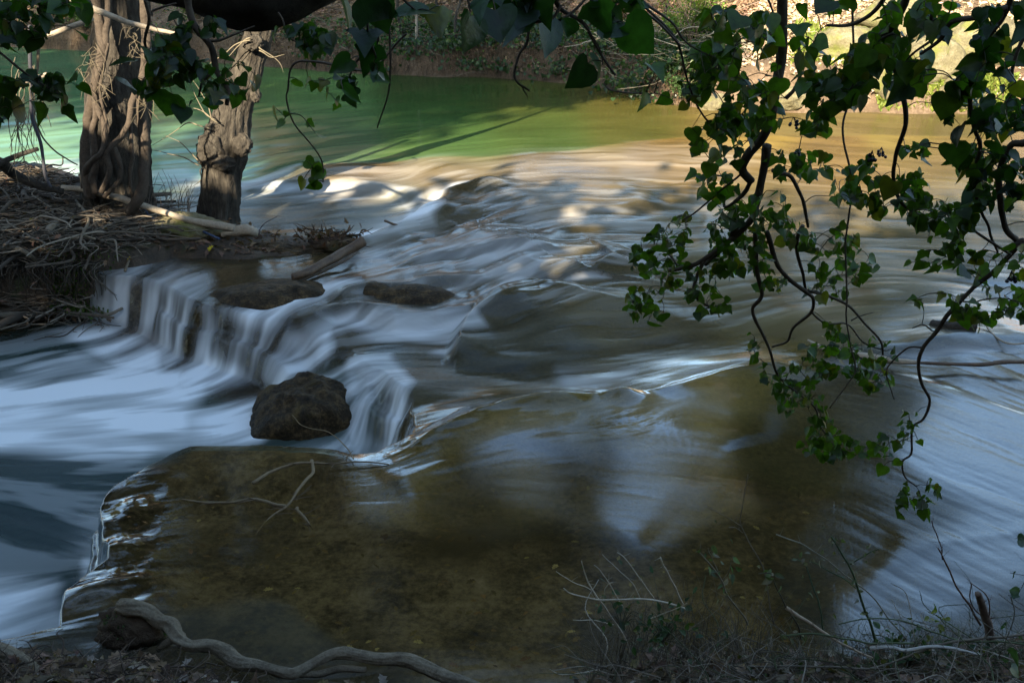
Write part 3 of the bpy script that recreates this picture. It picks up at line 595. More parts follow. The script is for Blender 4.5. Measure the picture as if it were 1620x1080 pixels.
# ================================================================== LEAVES
SH_HEART = [(0, 0), (.2, -.1), (.42, -.03), (.53, .18), (.49, .43), (.33, .67), (.14, .86), (0, 1.02)]
SH_LOBED = [(0, 0), (.16, -.08), (.36, -.02), (.56, .22), (.36, .36), (.27, .55), (.13, .82), (0, 1.05)]
SH_OVAL = [(0, 0), (.14, .1), (.25, .3), (.28, .5), (.2, .75), (.1, .92), (0, 1.05)]
SH_OAK = [(0, 0), (.06, .12), (.2, .2), (.12, .32), (.3, .45), (.18, .55), (.3, .72), (.13, .82), (0, 1.05)]
SH_QUAD = [(0, 0), (.3, .4), (0, 1)]
def leaf_set(mb, P, tip, nor, size, cols, shape=SH_HEART, fold=.18, droop=.25):
    """leaves at P, pointing along tip, facing nor; each is two folded halves sharing the midrib"""
    P = np.asarray(P, float); n_ = len(P)
    if n_ == 0: return
    tip = tip / (np.linalg.norm(tip, axis=1)[:, None] + 1e-9)
    nor = nor - tip * (nor * tip).sum(1)[:, None]; nor = nor / (np.linalg.norm(nor, axis=1)[:, None] + 1e-9)
    sd_ = np.cross(tip, nor)
    sh = np.array(shape); m_ = len(sh) - 2
    mid = [(0, 0), (0, .5), (0, 1.05)]
    pts = [(0, 0), (0, .5), (0, sh[-1][1])] + [tuple(p) for p in sh[1:-1]] + [(-p[0], p[1]) for p in sh[1:-1]]
    pts = np.array(pts)
    asp = RNG.uniform(.8, 1.2, n_)[:, None]; fo_ = fold * RNG.uniform(.3, 2.2, n_)[:, None]; dr = droop * RNG.uniform(0, 2, n_)[:, None]
    X_ = pts[None, :, 0] * asp; Y_ = pts[None, :, 1] + 0 * X_
    Z_ = np.abs(X_) * fo_ * 1.2 - dr * Y_ ** 2 * .6
    V = P[:, None] + size[:, None, None] * (X_[..., None] * sd_[:, None] + Y_[..., None] * tip[:, None] + Z_[..., None] * nor[:, None])
    # right half fan around the mid rib point (1)
    R_ = [0] + list(range(3, 3 + m_)) + [2]; L_ = [0] + list(range(3 + m_, 3 + 2 * m_)) + [2]
    T_ = [(1, R_[i], R_[i + 1]) for i in range(len(R_) - 1)] + [(1, L_[i + 1], L_[i]) for i in range(len(L_) - 1)]
    T_ = np.array(T_); k = len(pts)
    F = (T_[None] + (np.arange(n_) * k)[:, None, None]).reshape(-1, 3)
    mb.add(V.reshape(-1, 3), T=F, C=np.repeat(cols, k, 0))
def rdirs(n_, bias=(0, 0, 0)):
    v = RNG.normal(size=(n_, 3)); v /= np.linalg.norm(v, axis=1)[:, None]; return v + np.array(bias)
def tints(n_, base, var=.3, alt=None, p=.1):
    b = np.array(base)[None] * RNG.uniform(1 - var, 1 + var, (n_, 1)) * RNG.uniform(.9, 1.1, (n_, 3))
    if alt is not None:
        k = RNG.random(n_) < p; b[k] = np.array(alt) * RNG.uniform(.6, 1.2, (k.sum(), 1))
    return b
def cloud_pts(c, r, n_, clumps=26, spread_=.22):
    """points gathered in clumps inside an ellipsoid, leaving gaps between them"""
    c = np.array(c, float); r = np.array(r, float)
    d = rdirs(clumps); d /= np.linalg.norm(d, axis=1)[:, None]
    cc = d * (RNG.random((clumps, 1)) ** .45)
    k = RNG.integers(0, clumps, n_); s_ = spread_ * RNG.uniform(.5, 1.3, clumps)[k][:, None]
    return c + r * (cc[k] + RNG.normal(size=(n_, 3)) * s_), c + r * cc

# ------------------------------------------------------------------ trees one does not see whole
def limb_to(mb, a, b, r0, r1, sag=.0, k=6):
    a = np.array(a, float); b = np.array(b, float); mid = (a + b) / 2 + np.array([random.uniform(-.1, .1), random.uniform(-.1, .1), .12]) * np.linalg.norm(b - a) * (1 + sag)
    mb.tube(smooth_path([a, mid, b], 6), np.linspace(r0, r1, 13), k, rough=.1)
def crown_tree(mbw, mbl, base, zb, zt, rad, nleaf, lsize, col, clumps=24):
    base = np.array(base, float); zc = (zb + zt) / 2; hz = (zt - zb) / 2 * .85
    top = np.array([base[0] + random.uniform(-.4, .4), base[1] + random.uniform(-.4, .4), zc])
    h = zt - base[2]
    mbw.tube(wobble(smooth_path([base, (base + top) / 2, top], 6), .25), np.linspace(h * .02, h * .009, 13), 8, rough=.15)
    P, cc = cloud_pts(top, (rad, rad * .9, hz), nleaf, clumps, .16)
    P[:, 2] = np.clip(P[:, 2], zb, zt)
    for c in cc[:14]: limb_to(mbw, top - np.array([0, 0, random.uniform(0, hz * .8)]), c, h * .006, .01, k=5)
    leaf_set(mbl, P, rdirs(nleaf), rdirs(nleaf, (0, 0, .5)), RNG.uniform(.6, 1.2, nleaf) * lsize, tints(nleaf, col, .35), SH_QUAD)

# woodland behind the photographer: what keeps the stream in shade
mw, ml = MB(), MB()
WOODS = [(x_, y_, 13.6, 22.5, 3.4) for x_, y_ in [(-34, -8), (-29.5, -4), (-26, -8), (-22.5, -4), (-19, -8), (-16, -4), (-13, -7.5), (-10.5, -4), (-31, -14), (-23, -14), (-15, -13)]]
WOODS += [(x_, -2.4 - 1.3 * (i_ % 2), 1.5, 7.9 + .7 * (i_ % 2), 2.1) for i_, x_ in enumerate(np.arange(-34, -3.2, 2.4))]
WOODS += [(x_, -2.6 - .8 * (i_ % 2), 1.2, 6.4, 1.7) for i_, x_ in enumerate(np.arange(-5.5, 16, 2.0))]
WOODS += [(-2.5, -4.5, 3, 9.2, 2.4), (.5, -6.5, 3, 10.2, 2.6), (2.5, -4.3, 3, 9.0, 2.3), (5.5, -6.5, 3, 10.2, 2.6), (8, -4.5, 2, 9.0, 2.6), (11.5, -6.5, 2, 10.2, 2.6), (15, -5, 2, 9.2, 2.8), (19, -6, 2, 9.2, 2.8), (24, -6, 2, 9.2, 3), (-10, 3.5, 1, 4.6, 1.6), (-13, 5.5, 1, 5, 2), (-16, 2.5, 1, 6, 2.2), (-19, 6, 1, 5, 2.2)]
for x, y, zb, zt, rad in WOODS:
    b = np.array([x, y, max(nbz(x, y), -.2) - .2]); crown_tree(mw, ml, b, max(zb, b[2] + .25), zt, rad, 3000, .5, (.05, .07, .02), 44)
wood = stuff(mw.build('woodland', M['dark_bark'])); wl_ = ml.build('foliage', M['leaf'], wood)
tag(wood, 'trees of the near bank rising behind the viewpoint', 'woodland')
# woodland on the slope beyond the river, met only as a reflection
mw, ml = MB(), MB()
for px, t, h in [(-900, 5, 15), (-600, 8, 17), (-350, 4, 15), (-150, 9, 18), (0, 5, 18), (110, 8, 20), (220, 6, 20), (320, 9, 21), (420, 6, 20), (520, 9, 21), (620, 6, 20), (690, 9, 20), (790, 8, 12), (880, 7, 13), (950, 6, 20), (1000, 9, 15), (1090, 10, 7), (1235, 8, 19), (1310, 6, 20), (1385, 8, 20), (1460, 6, 19), (1530, 9, 14), (1650, 11, 6), (1800, 9, 6), (2100, 9, 7)]:
    b = on_far(px, t) - np.array([0, 0, .2]); crown_tree(mw, ml, b, b[2] + h * .22, b[2] + h, 1.9, 2600, .4, (.085, .085, .035), 56)
wood2 = stuff(mw.build('woodland', M['bark'])); ml.build('foliage', M['leaf'], wood2)
tag(wood2, 'wood on the slope of the far bank above the leaf litter', 'woodland')

# ------------------------------------------------------------------ the overhanging tree (its limb crosses the top of the view)
D = 2.9
t = thing('overhanging_tree', (-4.4, 1.6, 1.0), 'near black thick limb bulging down into the top edge left of centre', 'tree')
mb = MB()
trk = smooth_path([(-4.4, 1.6, nbz(-4.4, 1.6) - .3), (-4.35, 1.7, 2.2), (-4.3, 1.9, 3.5), (-5.9, 2.0, 4.6), (-7.6, 2.4, 5.6)], 8)
mb.tube(wobble(trk, .08), np.linspace(.34, .12, len(trk)), 14, rough=.22, lump=.15); mb.build('trunk', M['dark_bark'], t)
mb = MB()
lp_ = [(-4.3, 1.9, 3.5), atd(60, -170, D), atd(200, -75, D), atd(300, -38, D), atd(365, -22, D), atd(425, -22, D), atd(480, -32, D), atd(550, -70, D), atd(680, -130, D + .2), atd(900, -230, D + .5), (1.2, 3.6, 4.1)]
P = smooth_path(lp_, 9); mb.tube(P, np.interp(np.linspace(0, 1, len(P)), [0, .2, .3, .42, .5, .6, .7, 1], [.17, .12, .10, .115, .115, .09, .08, .05]), 16, rough=.2, lump=.16, seed=3)
mb.build('limb', M['dark_bark'], t)
mbl_, mbc = MB(), MB()
for c, r, n_ in [((-4.5, 5.2, 9.6), (3.4, 3.0, 1.0), 8000), ((-.8, 9.5, 10.2), (2.6, 2.0, .9), 3500)]:  # unseen crowns placed to shade the far bank and block sky
    P, cc = cloud_pts(c, r, n_, 40, .16)
    for c_ in cc[:12]: limb_to(mbl_, (-7.6, 2.4, 5.6), c_, .022, .008, k=5)
    leaf_set(mbc, P, rdirs(n_), rdirs(n_, (0, 0, .5)), RNG.uniform(.6, 1.2, n_) * .2, tints(n_, (.035, .06, .012), .35), SH_QUAD)
mbl_.build('branches', M['dark_bark'], t); mbc.build('crown', M['leaf'], t)

# ------------------------------------------------------------------ the two trees of the islet
def px_path(L, d):                            # [(px, py, (depth offset)), ...]
    return [atd(p[0], p[1], d + (p[2] if len(p) > 2 else 0)) for p in L]
def finish_tree(t, top, r0, cr, cc0, nleaf):
    mbw, mbl = MB(), MB(); P, cc = cloud_pts(cc0, cr, nleaf, 46, .15)
    for c in cc[:24]: limb_to(mbw, top, c, r0, .012, k=5)
    leaf_set(mbl, P, rdirs(nleaf), rdirs(nleaf, (0, 0, .5)), RNG.uniform(.6, 1.2, nleaf) * .22, tints(nleaf, (.045, .07, .015), .35), SH_QUAD)
    mbw.build('branches', M['bark'], t); mbl.build('crown', M['leaf'], t)
def dense(P, R, step):
    L = np.concatenate([[0], np.cumsum(np.linalg.norm(np.diff(P, axis=0), axis=1))]); n_ = int(min(L[-1], 5) / step); s_ = np.concatenate([np.linspace(0, min(L[-1], 5), n_), np.linspace(5.1, L[-1], 30) if L[-1] > 5.2 else []])
    return np.stack([np.interp(s_, L, P[:, k]) for k in range(3)], -1), np.interp(s_, L, R)
D1 = 10.25
b = atd(186, 345, D1)
t1 = thing('vine_covered_tree', b, 'thick upright trunk wrapped in ropy vines on the islet', 'tree')
C1_ = [(190, 372, 60), (188, 340, 58), (184, 300, 54), (184, 250, 50), (184, 200, 49), (187, 150, 48), (190, 100, 44), (191, 50, 41), (190, 0, 41), (188, -80, 40), (192, -200, 34), (195, -330, 22), (190, -430, 12)]
P = smooth_path(px_path([(a, b_) for a, b_, _ in C1_], D1 + .25), 8)
R = np.interp(np.linspace(0, 1, len(P)), np.linspace(0, 1, len(C1_)), [c[2] for c in C1_]) * .98 / FPX * (D1 * CP + 1)
mb = MB(); P, R = dense(P, R, .02); mb.tube(P, R, 150, rough=.13, lump=.13, seed=11, bark=.10)
mb.build('trunk', M['bark'], t1); top1 = P[-1]; px2m = (D1 * CP + 1) / FPX
VN = [  # vine strands over the bark (px, py, nearer), radius in px
 ([(143, 312, -.1), (138, 280, -.1), (136, 240, -.05), (138, 200, -.05), (147, 160, -.12), (155, 120, -.2), (163, 80, -.2), (158, 40, -.15), (152, 0, -.1), (150, -80, 0)], 8.5, 6.5),
 ([(131, 300, -.0), (135, 270, -.15), (148, 252, -.25), (160, 243, -.28), (166, 225, -.28), (164, 200, -.28), (156, 175, -.25), (150, 150, -.22), (155, 115, -.25), (165, 80, -.2), (170, 20, -.15), (165, -60, -.1)], 4.5, 4.5),
 ([(160, 304, -.22), (168, 285, -.25), (173, 265, -.27), (168, 248, -.28), (170, 238, -.29), (182, 226, -.29), (194, 214, -.28), (204, 192, -.26), (207, 165, -.24), (216, 142, -.2), (228, 120, -.1)], 4.2, 5),
 ([(178, 228, -.27), (186, 245, -.27), (192, 265, -.26), (190, 285, -.25), (176, 300, -.24), (166, 312, -.2)], 3.4, 3),
 ([(206, 335, -.1), (216, 318, -.15), (224, 300, -.12), (228, 260, -.08), (227, 220, -.08), (225, 190, -.08), (224, 150, -.08), (229, 110, -.05), (231, 60, -.02), (228, 0, -.02), (226, -90, 0)], 9, 6.5),
 ([(150, 306, -.18), (146, 280, -.18), (152, 262, -.2), (150, 235, -.2), (146, 210, -.2), (152, 185, -.22), (150, 160, -.22)], 5, 4.5),
 ([(172, 208, -.28), (166, 180, -.28), (160, 150, -.26), (163, 110, -.24), (172, 70, -.22)], 2, 2),
 ([(212, 320, -.12), (206, 290, -.2), (209, 250, -.22), (207, 215, -.22), (212, 180, -.2)], 3, 2.5)]
for L_, r0, r1 in VN:
    mb = MB(); P = wobble(smooth_path(px_path(L_, D1 - .12), 8), .015, 6); mb.tube(P, np.linspace(r0, r1, len(P)) * px2m, 10, rough=.22, lump=.15); mb.build('vine', M['vine'], t1)
mb = MB()
for k in range(60):                            # hair-thin sprays caught on the bark
    x0, y0 = random.choice([(150, 90), (160, 140), (232, 150), (215, 60), (130, 110)]); x0 += random.uniform(-8, 8); y0 += random.uniform(-25, 25)
    L_ = [(x0, y0, -.3), (x0 + random.uniform(-15, 15), y0 + random.uniform(-10, 18), -.38), (x0 + random.uniform(-26, 22), y0 + random.uniform(5, 35), -.42)]
    mb.tube(smooth_path(px_path(L_, D1), 5), [.004, .002], 3, C=(.17, .14, .09))
stuff(mb.build('rootlets', M['twigs'], t1))
finish_tree(t1, top1, .09, (3.4, 3.0, 1.5), np.array([-6.2, 10.8, 6.4]), 9000)

D2 = 10.75
b = atd(346, 352, D2)
t2 = thing('leaning_tree', b, 'slimmer grey-brown trunk leaning right with a sunlit burl', 'tree')
C2_ = [(345, 375, 33), (345, 350, 32), (347, 320, 30), (349, 290, 30), (351, 265, 31), (354, 245, 35), (358, 220, 36), (364, 195, 30), (370, 170, 26), (379, 145, 24), (389, 122, 22), (397, 95, 19), (405, 70, 20), (412, 45, 20), (420, 15, 17), (432, -30, 13), (450, -120, 8), (465, -260, 5), (470, -360, 3)]
P = smooth_path(px_path([(a, b_) for a, b_, _ in C2_], D2 + .18), 8); px2 = (D2 * CP + 1) / FPX
R = np.interp(np.linspace(0, 1, len(P)), np.linspace(0, 1, len(C2_)), [c[2] for c in C2_]) * px2
mb = MB(); P, R = dense(P, R, .02); mb.tube(P, R, 130, rough=.12, lump=.16, seed=23, bark=.12); mb.build('trunk', M['bark'], t2); top2 = P[-1]
def lump_mesh(name, c, r, m_, parent=None, n1=28, amp=.35, f=2.5, seed=0):
    u, v = np.meshgrid(np.linspace(0, 2 * pi, n1, endpoint=False), np.linspace(0, pi, n1 // 2 + 1))
    d = np.stack([np.sin(v) * np.cos(u), np.sin(v) * np.sin(u), np.cos(v)], -1)
    a_, b_, c_ = d[..., 0] * f, d[..., 1] * f, d[..., 2] * f
    k = 1 + amp * 3 * ((fbm(a_ + seed + .6 * c_, b_ + seed * 2, 1, 5) + fbm(b_ * 1.1 + seed * 3, c_ - .5 * a_ + 4, 1, 5) + fbm(c_ * .9 + 9, a_ + .7 * b_ + seed, 1, 5)) / 3 - .5)
    Vv = np.array(c) + d * k[..., None] * np.array(r)
    i = np.arange(u.size).reshape(u.shape)
    Q = np.stack([i[:-1], np.roll(i[:-1], -1, 1), np.roll(i[1:], -1, 1), i[1:]], -1).reshape(-1, 4)
    mb = MB(); mb.add(Vv.reshape(-1, 3), Q); return mb.build(name, m_, parent)
for (a, b_, dd, rx, ry, rz, sd_) in [(335, 232, -.02, 22, 14, 22, 1), (325, 250, .02, 13, 12, 14, 4), (352, 258, -.06, 20, 10, 13, 7), (383, 230, -.02, 14, 12, 17, 9), (333, 205, .02, 9, 8, 9, 5), (400, 68, -.02, 14, 10, 12, 6), (404, 152, .02, 8, 8, 10, 8)]:
    lump_mesh('burl', atd(a, b_, D2 + dd), (rx * px2, ry * px2, rz * px2), M['bark'], t2, 60, .42, 3.4, sd_)
mb = MB()
for L_ in [[(345, 195), (325, 175), (300, 170), (292, 180)], [(335, 190), (330, 165), (318, 140), (302, 118)], [(340, 190), (325, 180), (308, 150), (300, 132)], [(330, 203), (300, 195), (275, 210), (240, 232)], [(315, 262), (285, 248), (255, 240), (236, 236)],
           [(315, 258), (300, 238), (285, 222), (260, 212)], [(396, 60), (370, 75), (352, 88)], [(396, 64), (365, 72), (340, 92), (330, 110)], [(410, 75), (440, 100), (448, 118)], [(410, 80), (430, 92), (450, 88)], [(322, 265), (318, 285), (300, 300)], [(390, 50), (372, 30), (362, 8)]]:
    P = wobble(smooth_path(px_path(L_, D2 - .12), 7), .05, 3); mb.tube(P, [.008, .002], 5, C=(.24, .2, .13))
mb.build('dead_twigs', M['twigs'], t2)
finish_tree(t2, top2, .06, (1.8, 2.2, 1.1), np.array([-3.4, 11.0, 5.9]), 5000)

# ================================================================== IVY AND HANGING GROWTH
def rp(X_, Y_, reg):                          # helper: coordinates noted on enlarged crops
    return (reg[0] + X_ / 3., reg[1] + Y_ / 3.)
def ivy(name, label, stems, regions, big=(), group=None, tone=(.042, .080, .009), berries=(), cat='ivy', yel=.09, stem_mat=None):
    nodes, nd = [], []
    first = atd(*stems[0][0][0], stems[0][1])
    t = thing(name, first, label, cat, group)
    for pts, d0, d1, r0, r1 in stems:
        n_ = len(pts); L_ = [atd(p[0], p[1], d0 + (d1 - d0) * i / (n_ - 1)) for i, p in enumerate(pts)]
        P = wobble(smooth_path(L_, 7), .012 + .2 * r1, 5)
        mb = MB(); mb.tube(P, np.linspace(r0, r1, len(P)) * .68, 8 if r0 > .006 else 5, rough=.16, lump=.12); mb.build('stem', stem_mat or M['stem'], t)
        nodes += list(P)
    nodes = [np.array(p) for p in nodes]
    tg, sz = [], []
    for poly, cnt, size, jit in regions:
        cnt = int(cnt * 2.0)
        poly = np.array(poly, float); mn, mx = poly.min(0), poly.max(0); k = 0; guard = 0
        npx = np.array([[810 + FPX * p[0] / (p[1] * CP - (p[2] - CAM_H) * SP), 540 - FPX * (p[1] * SP + (p[2] - CAM_H) * CP) / (p[1] * CP - (p[2] - CAM_H) * SP)] for p in nodes])
        ds_ = np.array([p[1] for p in nodes])
        while k < cnt and guard < cnt * 40:
            guard += 1; x, y = mn + RNG.random(2) * (mx - mn)
            if poly_sd(np.array([x]), np.array([y]), poly)[0] < 0: continue
            if vn(x / 38., y / 38., 33) < .41: continue          # gaps
            i = int(np.argmin((npx[:, 0] - x) ** 2 + (npx[:, 1] - y) ** 2)); d = ds_[i] + RNG.uniform(-jit, jit)
            tg.append(atd(x, y, max(d, .9))); sz.append(size / FPX * d * RNG.uniform(.32, .85)); k += 1
    for x, y, s_, d in big: tg.append(atd(x, y - s_ * .4, d)); sz.append(s_ / FPX * d)
    if not tg: return t
    tg = np.array(tg); sz = np.array(sz); NA = np.array(nodes)
    md = np.array([((NA - p) ** 2).sum(1).min() for p in tg]); order = np.argsort(md)
    mt = mbL = MB(); PA = np.zeros((len(NA) + 6 * len(tg), 3)); PA[:len(NA)] = NA; m_ = len(NA)
    for i in order:
        p = tg[i]; dd_ = ((PA[:m_] - p) ** 2).sum(1); j = int(np.argmin(dd_)); a = PA[j].copy(); L = math.sqrt(dd_[j])
        mid = (a + p) / 2 + np.array([random.uniform(-.15, .15) * L, random.uniform(-.1, .1) * L, .12 * L])
        P = smooth_path([a, mid, p], 4); mt.tube(P, [.0007 + min(.004, .010 * L), .0008], 4, cap=False, C=(.05, .04, .02))
        for k in (3, 5, 8): PA[m_] = P[k]; m_ += 1
    n_ = len(tg); tocam = np.array([0, 0, CAM_H]) - tg; tocam /= np.linalg.norm(tocam, axis=1)[:, None]
    tip = rdirs(n_) * .95 + np.array([0, -.05, -.9]); nor = rdirs(n_) * 1.0 + tocam * .65 + np.array([0, 0, .35])
    k = RNG.random(n_) < .35
    cols = tints(n_, tone, .5, (.10, .10, .012), yel)
    for kk, shp in ((k, SH_LOBED), (~k, SH_HEART)): leaf_set(mbL, tg[kk], tip[kk], nor[kk], sz[kk], cols[kk], shp)
    mbL.build('foliage', M['ivy'], t)
    for x, y, d in berries:
        mb = MB()
        for q_ in range(7):
            c = atd(x + random.uniform(-7, 7), y + random.uniform(-6, 6), d + random.uniform(-.01, .01))
            u, v = np.meshgrid(np.linspace(0, 2 * pi, 8, endpoint=False), np.linspace(0, pi, 6)); r_ = .0042
            V_ = c + r_ * np.stack([np.sin(v) * np.cos(u), np.sin(v) * np.sin(u), np.cos(v)], -1); i = np.arange(u.size).reshape(u.shape)
            mb.add(V_.reshape(-1, 3), np.stack([i[:-1], np.roll(i[:-1], -1, 1), np.roll(i[1:], -1, 1), i[1:]], -1).reshape(-1, 4))
            mb.tube([c, atd(x, y - 12, d)], [.0007, .0009], 3, C=(.1, .1, .05))
        mb.build('berries', M['berry'], t)
    return t
G = 'ivy sprays hanging over the river'
G3 = (1080, 0); G6 = (1080, 360)
def R3(*L_): return [rp(a, b, G3) for a, b in L_]
def R6(*L_): return [rp(a, b, G6) for a, b in L_]
ivy('ivy_branch', 'thickest ivy stem at right, forking into a dense leafy tangle above midstream', [
    (R3((480, -200), (475, 0), (462, 200), (462, 330), (440, 560), (395, 670), (320, 740), (290, 800), (330, 850)), 2.3, 2.5, .020, .015),
    (R3((400, 690), (390, 800), (350, 960), (300, 1070)) + R6((100, 160), (0, 200), (-60, 210)), 2.45, 2.6, .017, .007),
    (R6((100, 160), (60, 280), (90, 350), (160, 400), (215, 405)), 2.55, 2.6, .008, .004),
    (R3((550, 150), (555, 330), (520, 420), (470, 465)), 2.4, 2.42, .006, .008),
    (R3((330, 850), (290, 920), (200, 980), (190, 930)), 2.5, 2.55, .010, .004), (R3((300, 800), (180, 900), (60, 1000), (0, 1040)), 2.5, 2.6, .005, .003),
    (R3((430, 810), (520, 830), (570, 940), (600, 1080)), 2.5, 2.6, .009, .006),
    (R6((260, -10), (230, 60), (100, 170)), 2.5, 2.6, .012, .009), (R6((-20, 180), (-60, 130), (-85, 120)), 2.6, 2.65, .005, .003),
    (R6((340, -10), (360, 200), (385, 320), (345, 390), (380, 500), (430, 600), (470, 700), (560, 780), (640, 860), (660, 940), (720, 1050)), 2.5, 2.75, .009, .003),
    (R6((400, 20), (450, 180), (590, 300), (620, 340), (610, 410), (530, 480), (500, 540), (430, 560)), 2.5, 2.7, .010, .004),
    (R6((590, 300), (690, 330), (790, 360), (860, 440), (930, 530), (950, 600)), 2.6, 2.8, .007, .004), (R6((800, 440), (840, 420), (900, 400)), 2.7, 2.7, .003, .002),
    (R6((610, 400), (690, 450), (760, 460), (840, 540), (960, 580)), 2.65, 2.8, .005, .003), (R6((570, -10), (540, 120), (560, 240), (600, 320)), 2.5, 2.65, .008, .006),
    (R6((640, 860), (640, 940), (600, 1010)), 2.7, 2.7, .003, .002)],
    [([(1000, 385), (1090, 330), (1170, 330), (1230, 370), (1210, 470), (1150, 490), (1060, 500), (990, 500), (1000, 440)], 150, 25, .1),
     ([(1090, 190), (1210, 180), (1330, 200), (1350, 330), (1250, 350), (1130, 350), (1100, 280)], 75, 30, .12),
     ([(1180, 330), (1330, 340), (1400, 420), (1330, 470), (1220, 470)], 85, 25, .12),
     ([(1180, 490), (1330, 510), (1380, 590), (1290, 600), (1330, 700), (1360, 725), (1270, 715), (1230, 640), (1180, 560)], 120, 24, .1),
     ([(1280, 660), (1400, 700), (1400, 725), (1280, 720)], 22, 24, .06),
     ([(1380, 500), (1420, 560), (1400, 620), (1340, 600)], 22, 26, .06),
     ([(1090, 60), (1230, 40), (1240, 190), (1140, 200), (1100, 140)], 40, 40, .12)],
    [(1122, 262, 28, 2.55), (1104, 235, 22, 2.55), (1010, 410, 24, 2.7), (1002, 495, 28, 2.7), (1025, 520, 26, 2.7), (995, 505, 24, 2.7), (1146, 100, 46, 2.3)],
    None, berries=[(1255, 197, 2.45), (1264, 247, 2.5), (1395, 245, 2.5), (1004, 475, 2.65)])
ivy('ivy_branch', 'long dark ivy stem curving down the right edge to a lone leafy tuft', [
    (R3((1700, 640), (1620, 680), (1550, 700), (1500, 860), (1530, 1080)) + R6((1590, 80), (1560, 140), (1470, 230), (1380, 290), (1270, 400), (1210, 490), (1140, 570), (1110, 650), (1120, 740), (1160, 820), (1140, 910), (1095, 960), (1090, 1080)) + [(1428, 733), (1430, 757), (1447, 772)], 2.0, 2.35, .011, .003),
    (R6((1620, 60), (1590, 90)), 2.0, 2.0, .008, .009), (R6((1140, 570), (1080, 580), (1000, 640), (965, 700), (1000, 820)), 2.2, 2.3, .004, .002),
    (R6((1330, 350), (1420, 330), (1530, 330), (1620, 360)), 2.1, 2.1, .003, .002), (R6((1560, 130), (1450, 60), (1360, 0), (1330, -40)), 2.05, 2.1, .005, .004), (R6((1210, 490), (1150, 450), (1090, 470)), 2.2, 2.2, .003, .002)],
    [([(1530, 200), (1640, 150), (1640, 480), (1560, 480), (1520, 380)], 50, 33, .12),
     ([(1440, 470), (1560, 450), (1640, 500), (1560, 520), (1470, 500)], 32, 25, .08),
     ([(1440, 330), (1540, 330), (1540, 430), (1440, 420)], 30, 34, .08),
     ([(1380, 690), (1450, 660), (1470, 700), (1420, 730), (1370, 710)], 14, 24, .05),
     ([(1425, 755), (1470, 745), (1495, 790), (1450, 820), (1420, 800)], 15, 28, .04), ([(1420, 650), (1455, 650), (1450, 700), (1415, 680)], 5, 24, .03)],
    [(1422, 820, 28, 2.35), (1468, 815, 28, 2.35), (1490, 782, 24, 2.35), (1398, 745, 22, 2.35)], None, berries=[(1600, 440, 2.0)])
ivy('ivy_branch', 'wavy ivy stem dropping from the top right into heart-shaped leaves before the sunny bank', [
    (R3((1065, -150), (1060, 0), (1000, 160), (960, 210), (1030, 350), (1050, 560), (1010, 720), (1015, 850), (1060, 970), (1180, 1030), (1330, 1070)), 1.9, 2.3, .011, .004),
    (R3((1000, 160), (900, 210), (830, 215)), 1.95, 2.0, .004, .003), (R3((975, -60), (970, 0), (900, 80), (800, 130), (700, 130)), 1.9, 2.0, .008, .004), (R3((950, 210), (880, 290), (830, 380), (800, 430)), 1.95, 2.0, .004, .002),
    (R3((1240, -80), (1190, 80), (1240, 150), (1120, 250), (1080, 290)), 1.9, 1.95, .006, .003)],
    [([(1260, 0), (1540, 0), (1540, 150), (1400, 120), (1280, 140), (1250, 60)], 75, 42, .12), ([(1390, 90), (1560, 90), (1560, 180), (1470, 170), (1400, 130)], 20, 42, .1),
     ([(1270, 120), (1370, 130), (1370, 230), (1290, 220)], 24, 36, .1), ([(1400, 230), (1540, 220), (1550, 340), (1440, 350), (1400, 300)], 60, 32, .1), ([(1330, 240), (1400, 240), (1400, 340), (1330, 330)], 26, 28, .08)],
    [(1300, 208, 40, 2.0), (1413, 300, 34, 2.1), (1460, 150, 50, 1.9), (1537, 130, 44, 1.9), (1500, 165, 40, 1.9), (1375, 275, 34, 2.1), (1440, 155, 44, 1.9)], None)
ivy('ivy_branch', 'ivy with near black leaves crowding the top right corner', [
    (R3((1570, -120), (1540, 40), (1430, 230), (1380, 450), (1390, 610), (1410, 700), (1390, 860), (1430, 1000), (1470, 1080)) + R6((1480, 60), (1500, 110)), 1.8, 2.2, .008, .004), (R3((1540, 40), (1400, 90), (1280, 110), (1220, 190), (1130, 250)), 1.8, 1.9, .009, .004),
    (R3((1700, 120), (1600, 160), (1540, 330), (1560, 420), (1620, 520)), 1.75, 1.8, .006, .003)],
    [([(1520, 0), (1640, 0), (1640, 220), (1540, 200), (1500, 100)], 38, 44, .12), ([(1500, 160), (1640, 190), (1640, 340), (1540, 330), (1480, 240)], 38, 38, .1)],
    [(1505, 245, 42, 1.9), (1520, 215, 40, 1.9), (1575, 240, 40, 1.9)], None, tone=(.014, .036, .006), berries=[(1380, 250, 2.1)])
ivy('bare_vine', 'thin pale vine hanging straight down in front of the big ivy stem forks', [
    (R3((795, -100), (800, 0), (800, 420), (765, 620), (810, 850), (800, 1040)) + R6((790, 60), (770, 300), (755, 430), (780, 560), (820, 680), (800, 740), (700, 870)), 2.3, 2.3, .0045, .0025)], [], (), None, cat='vine')
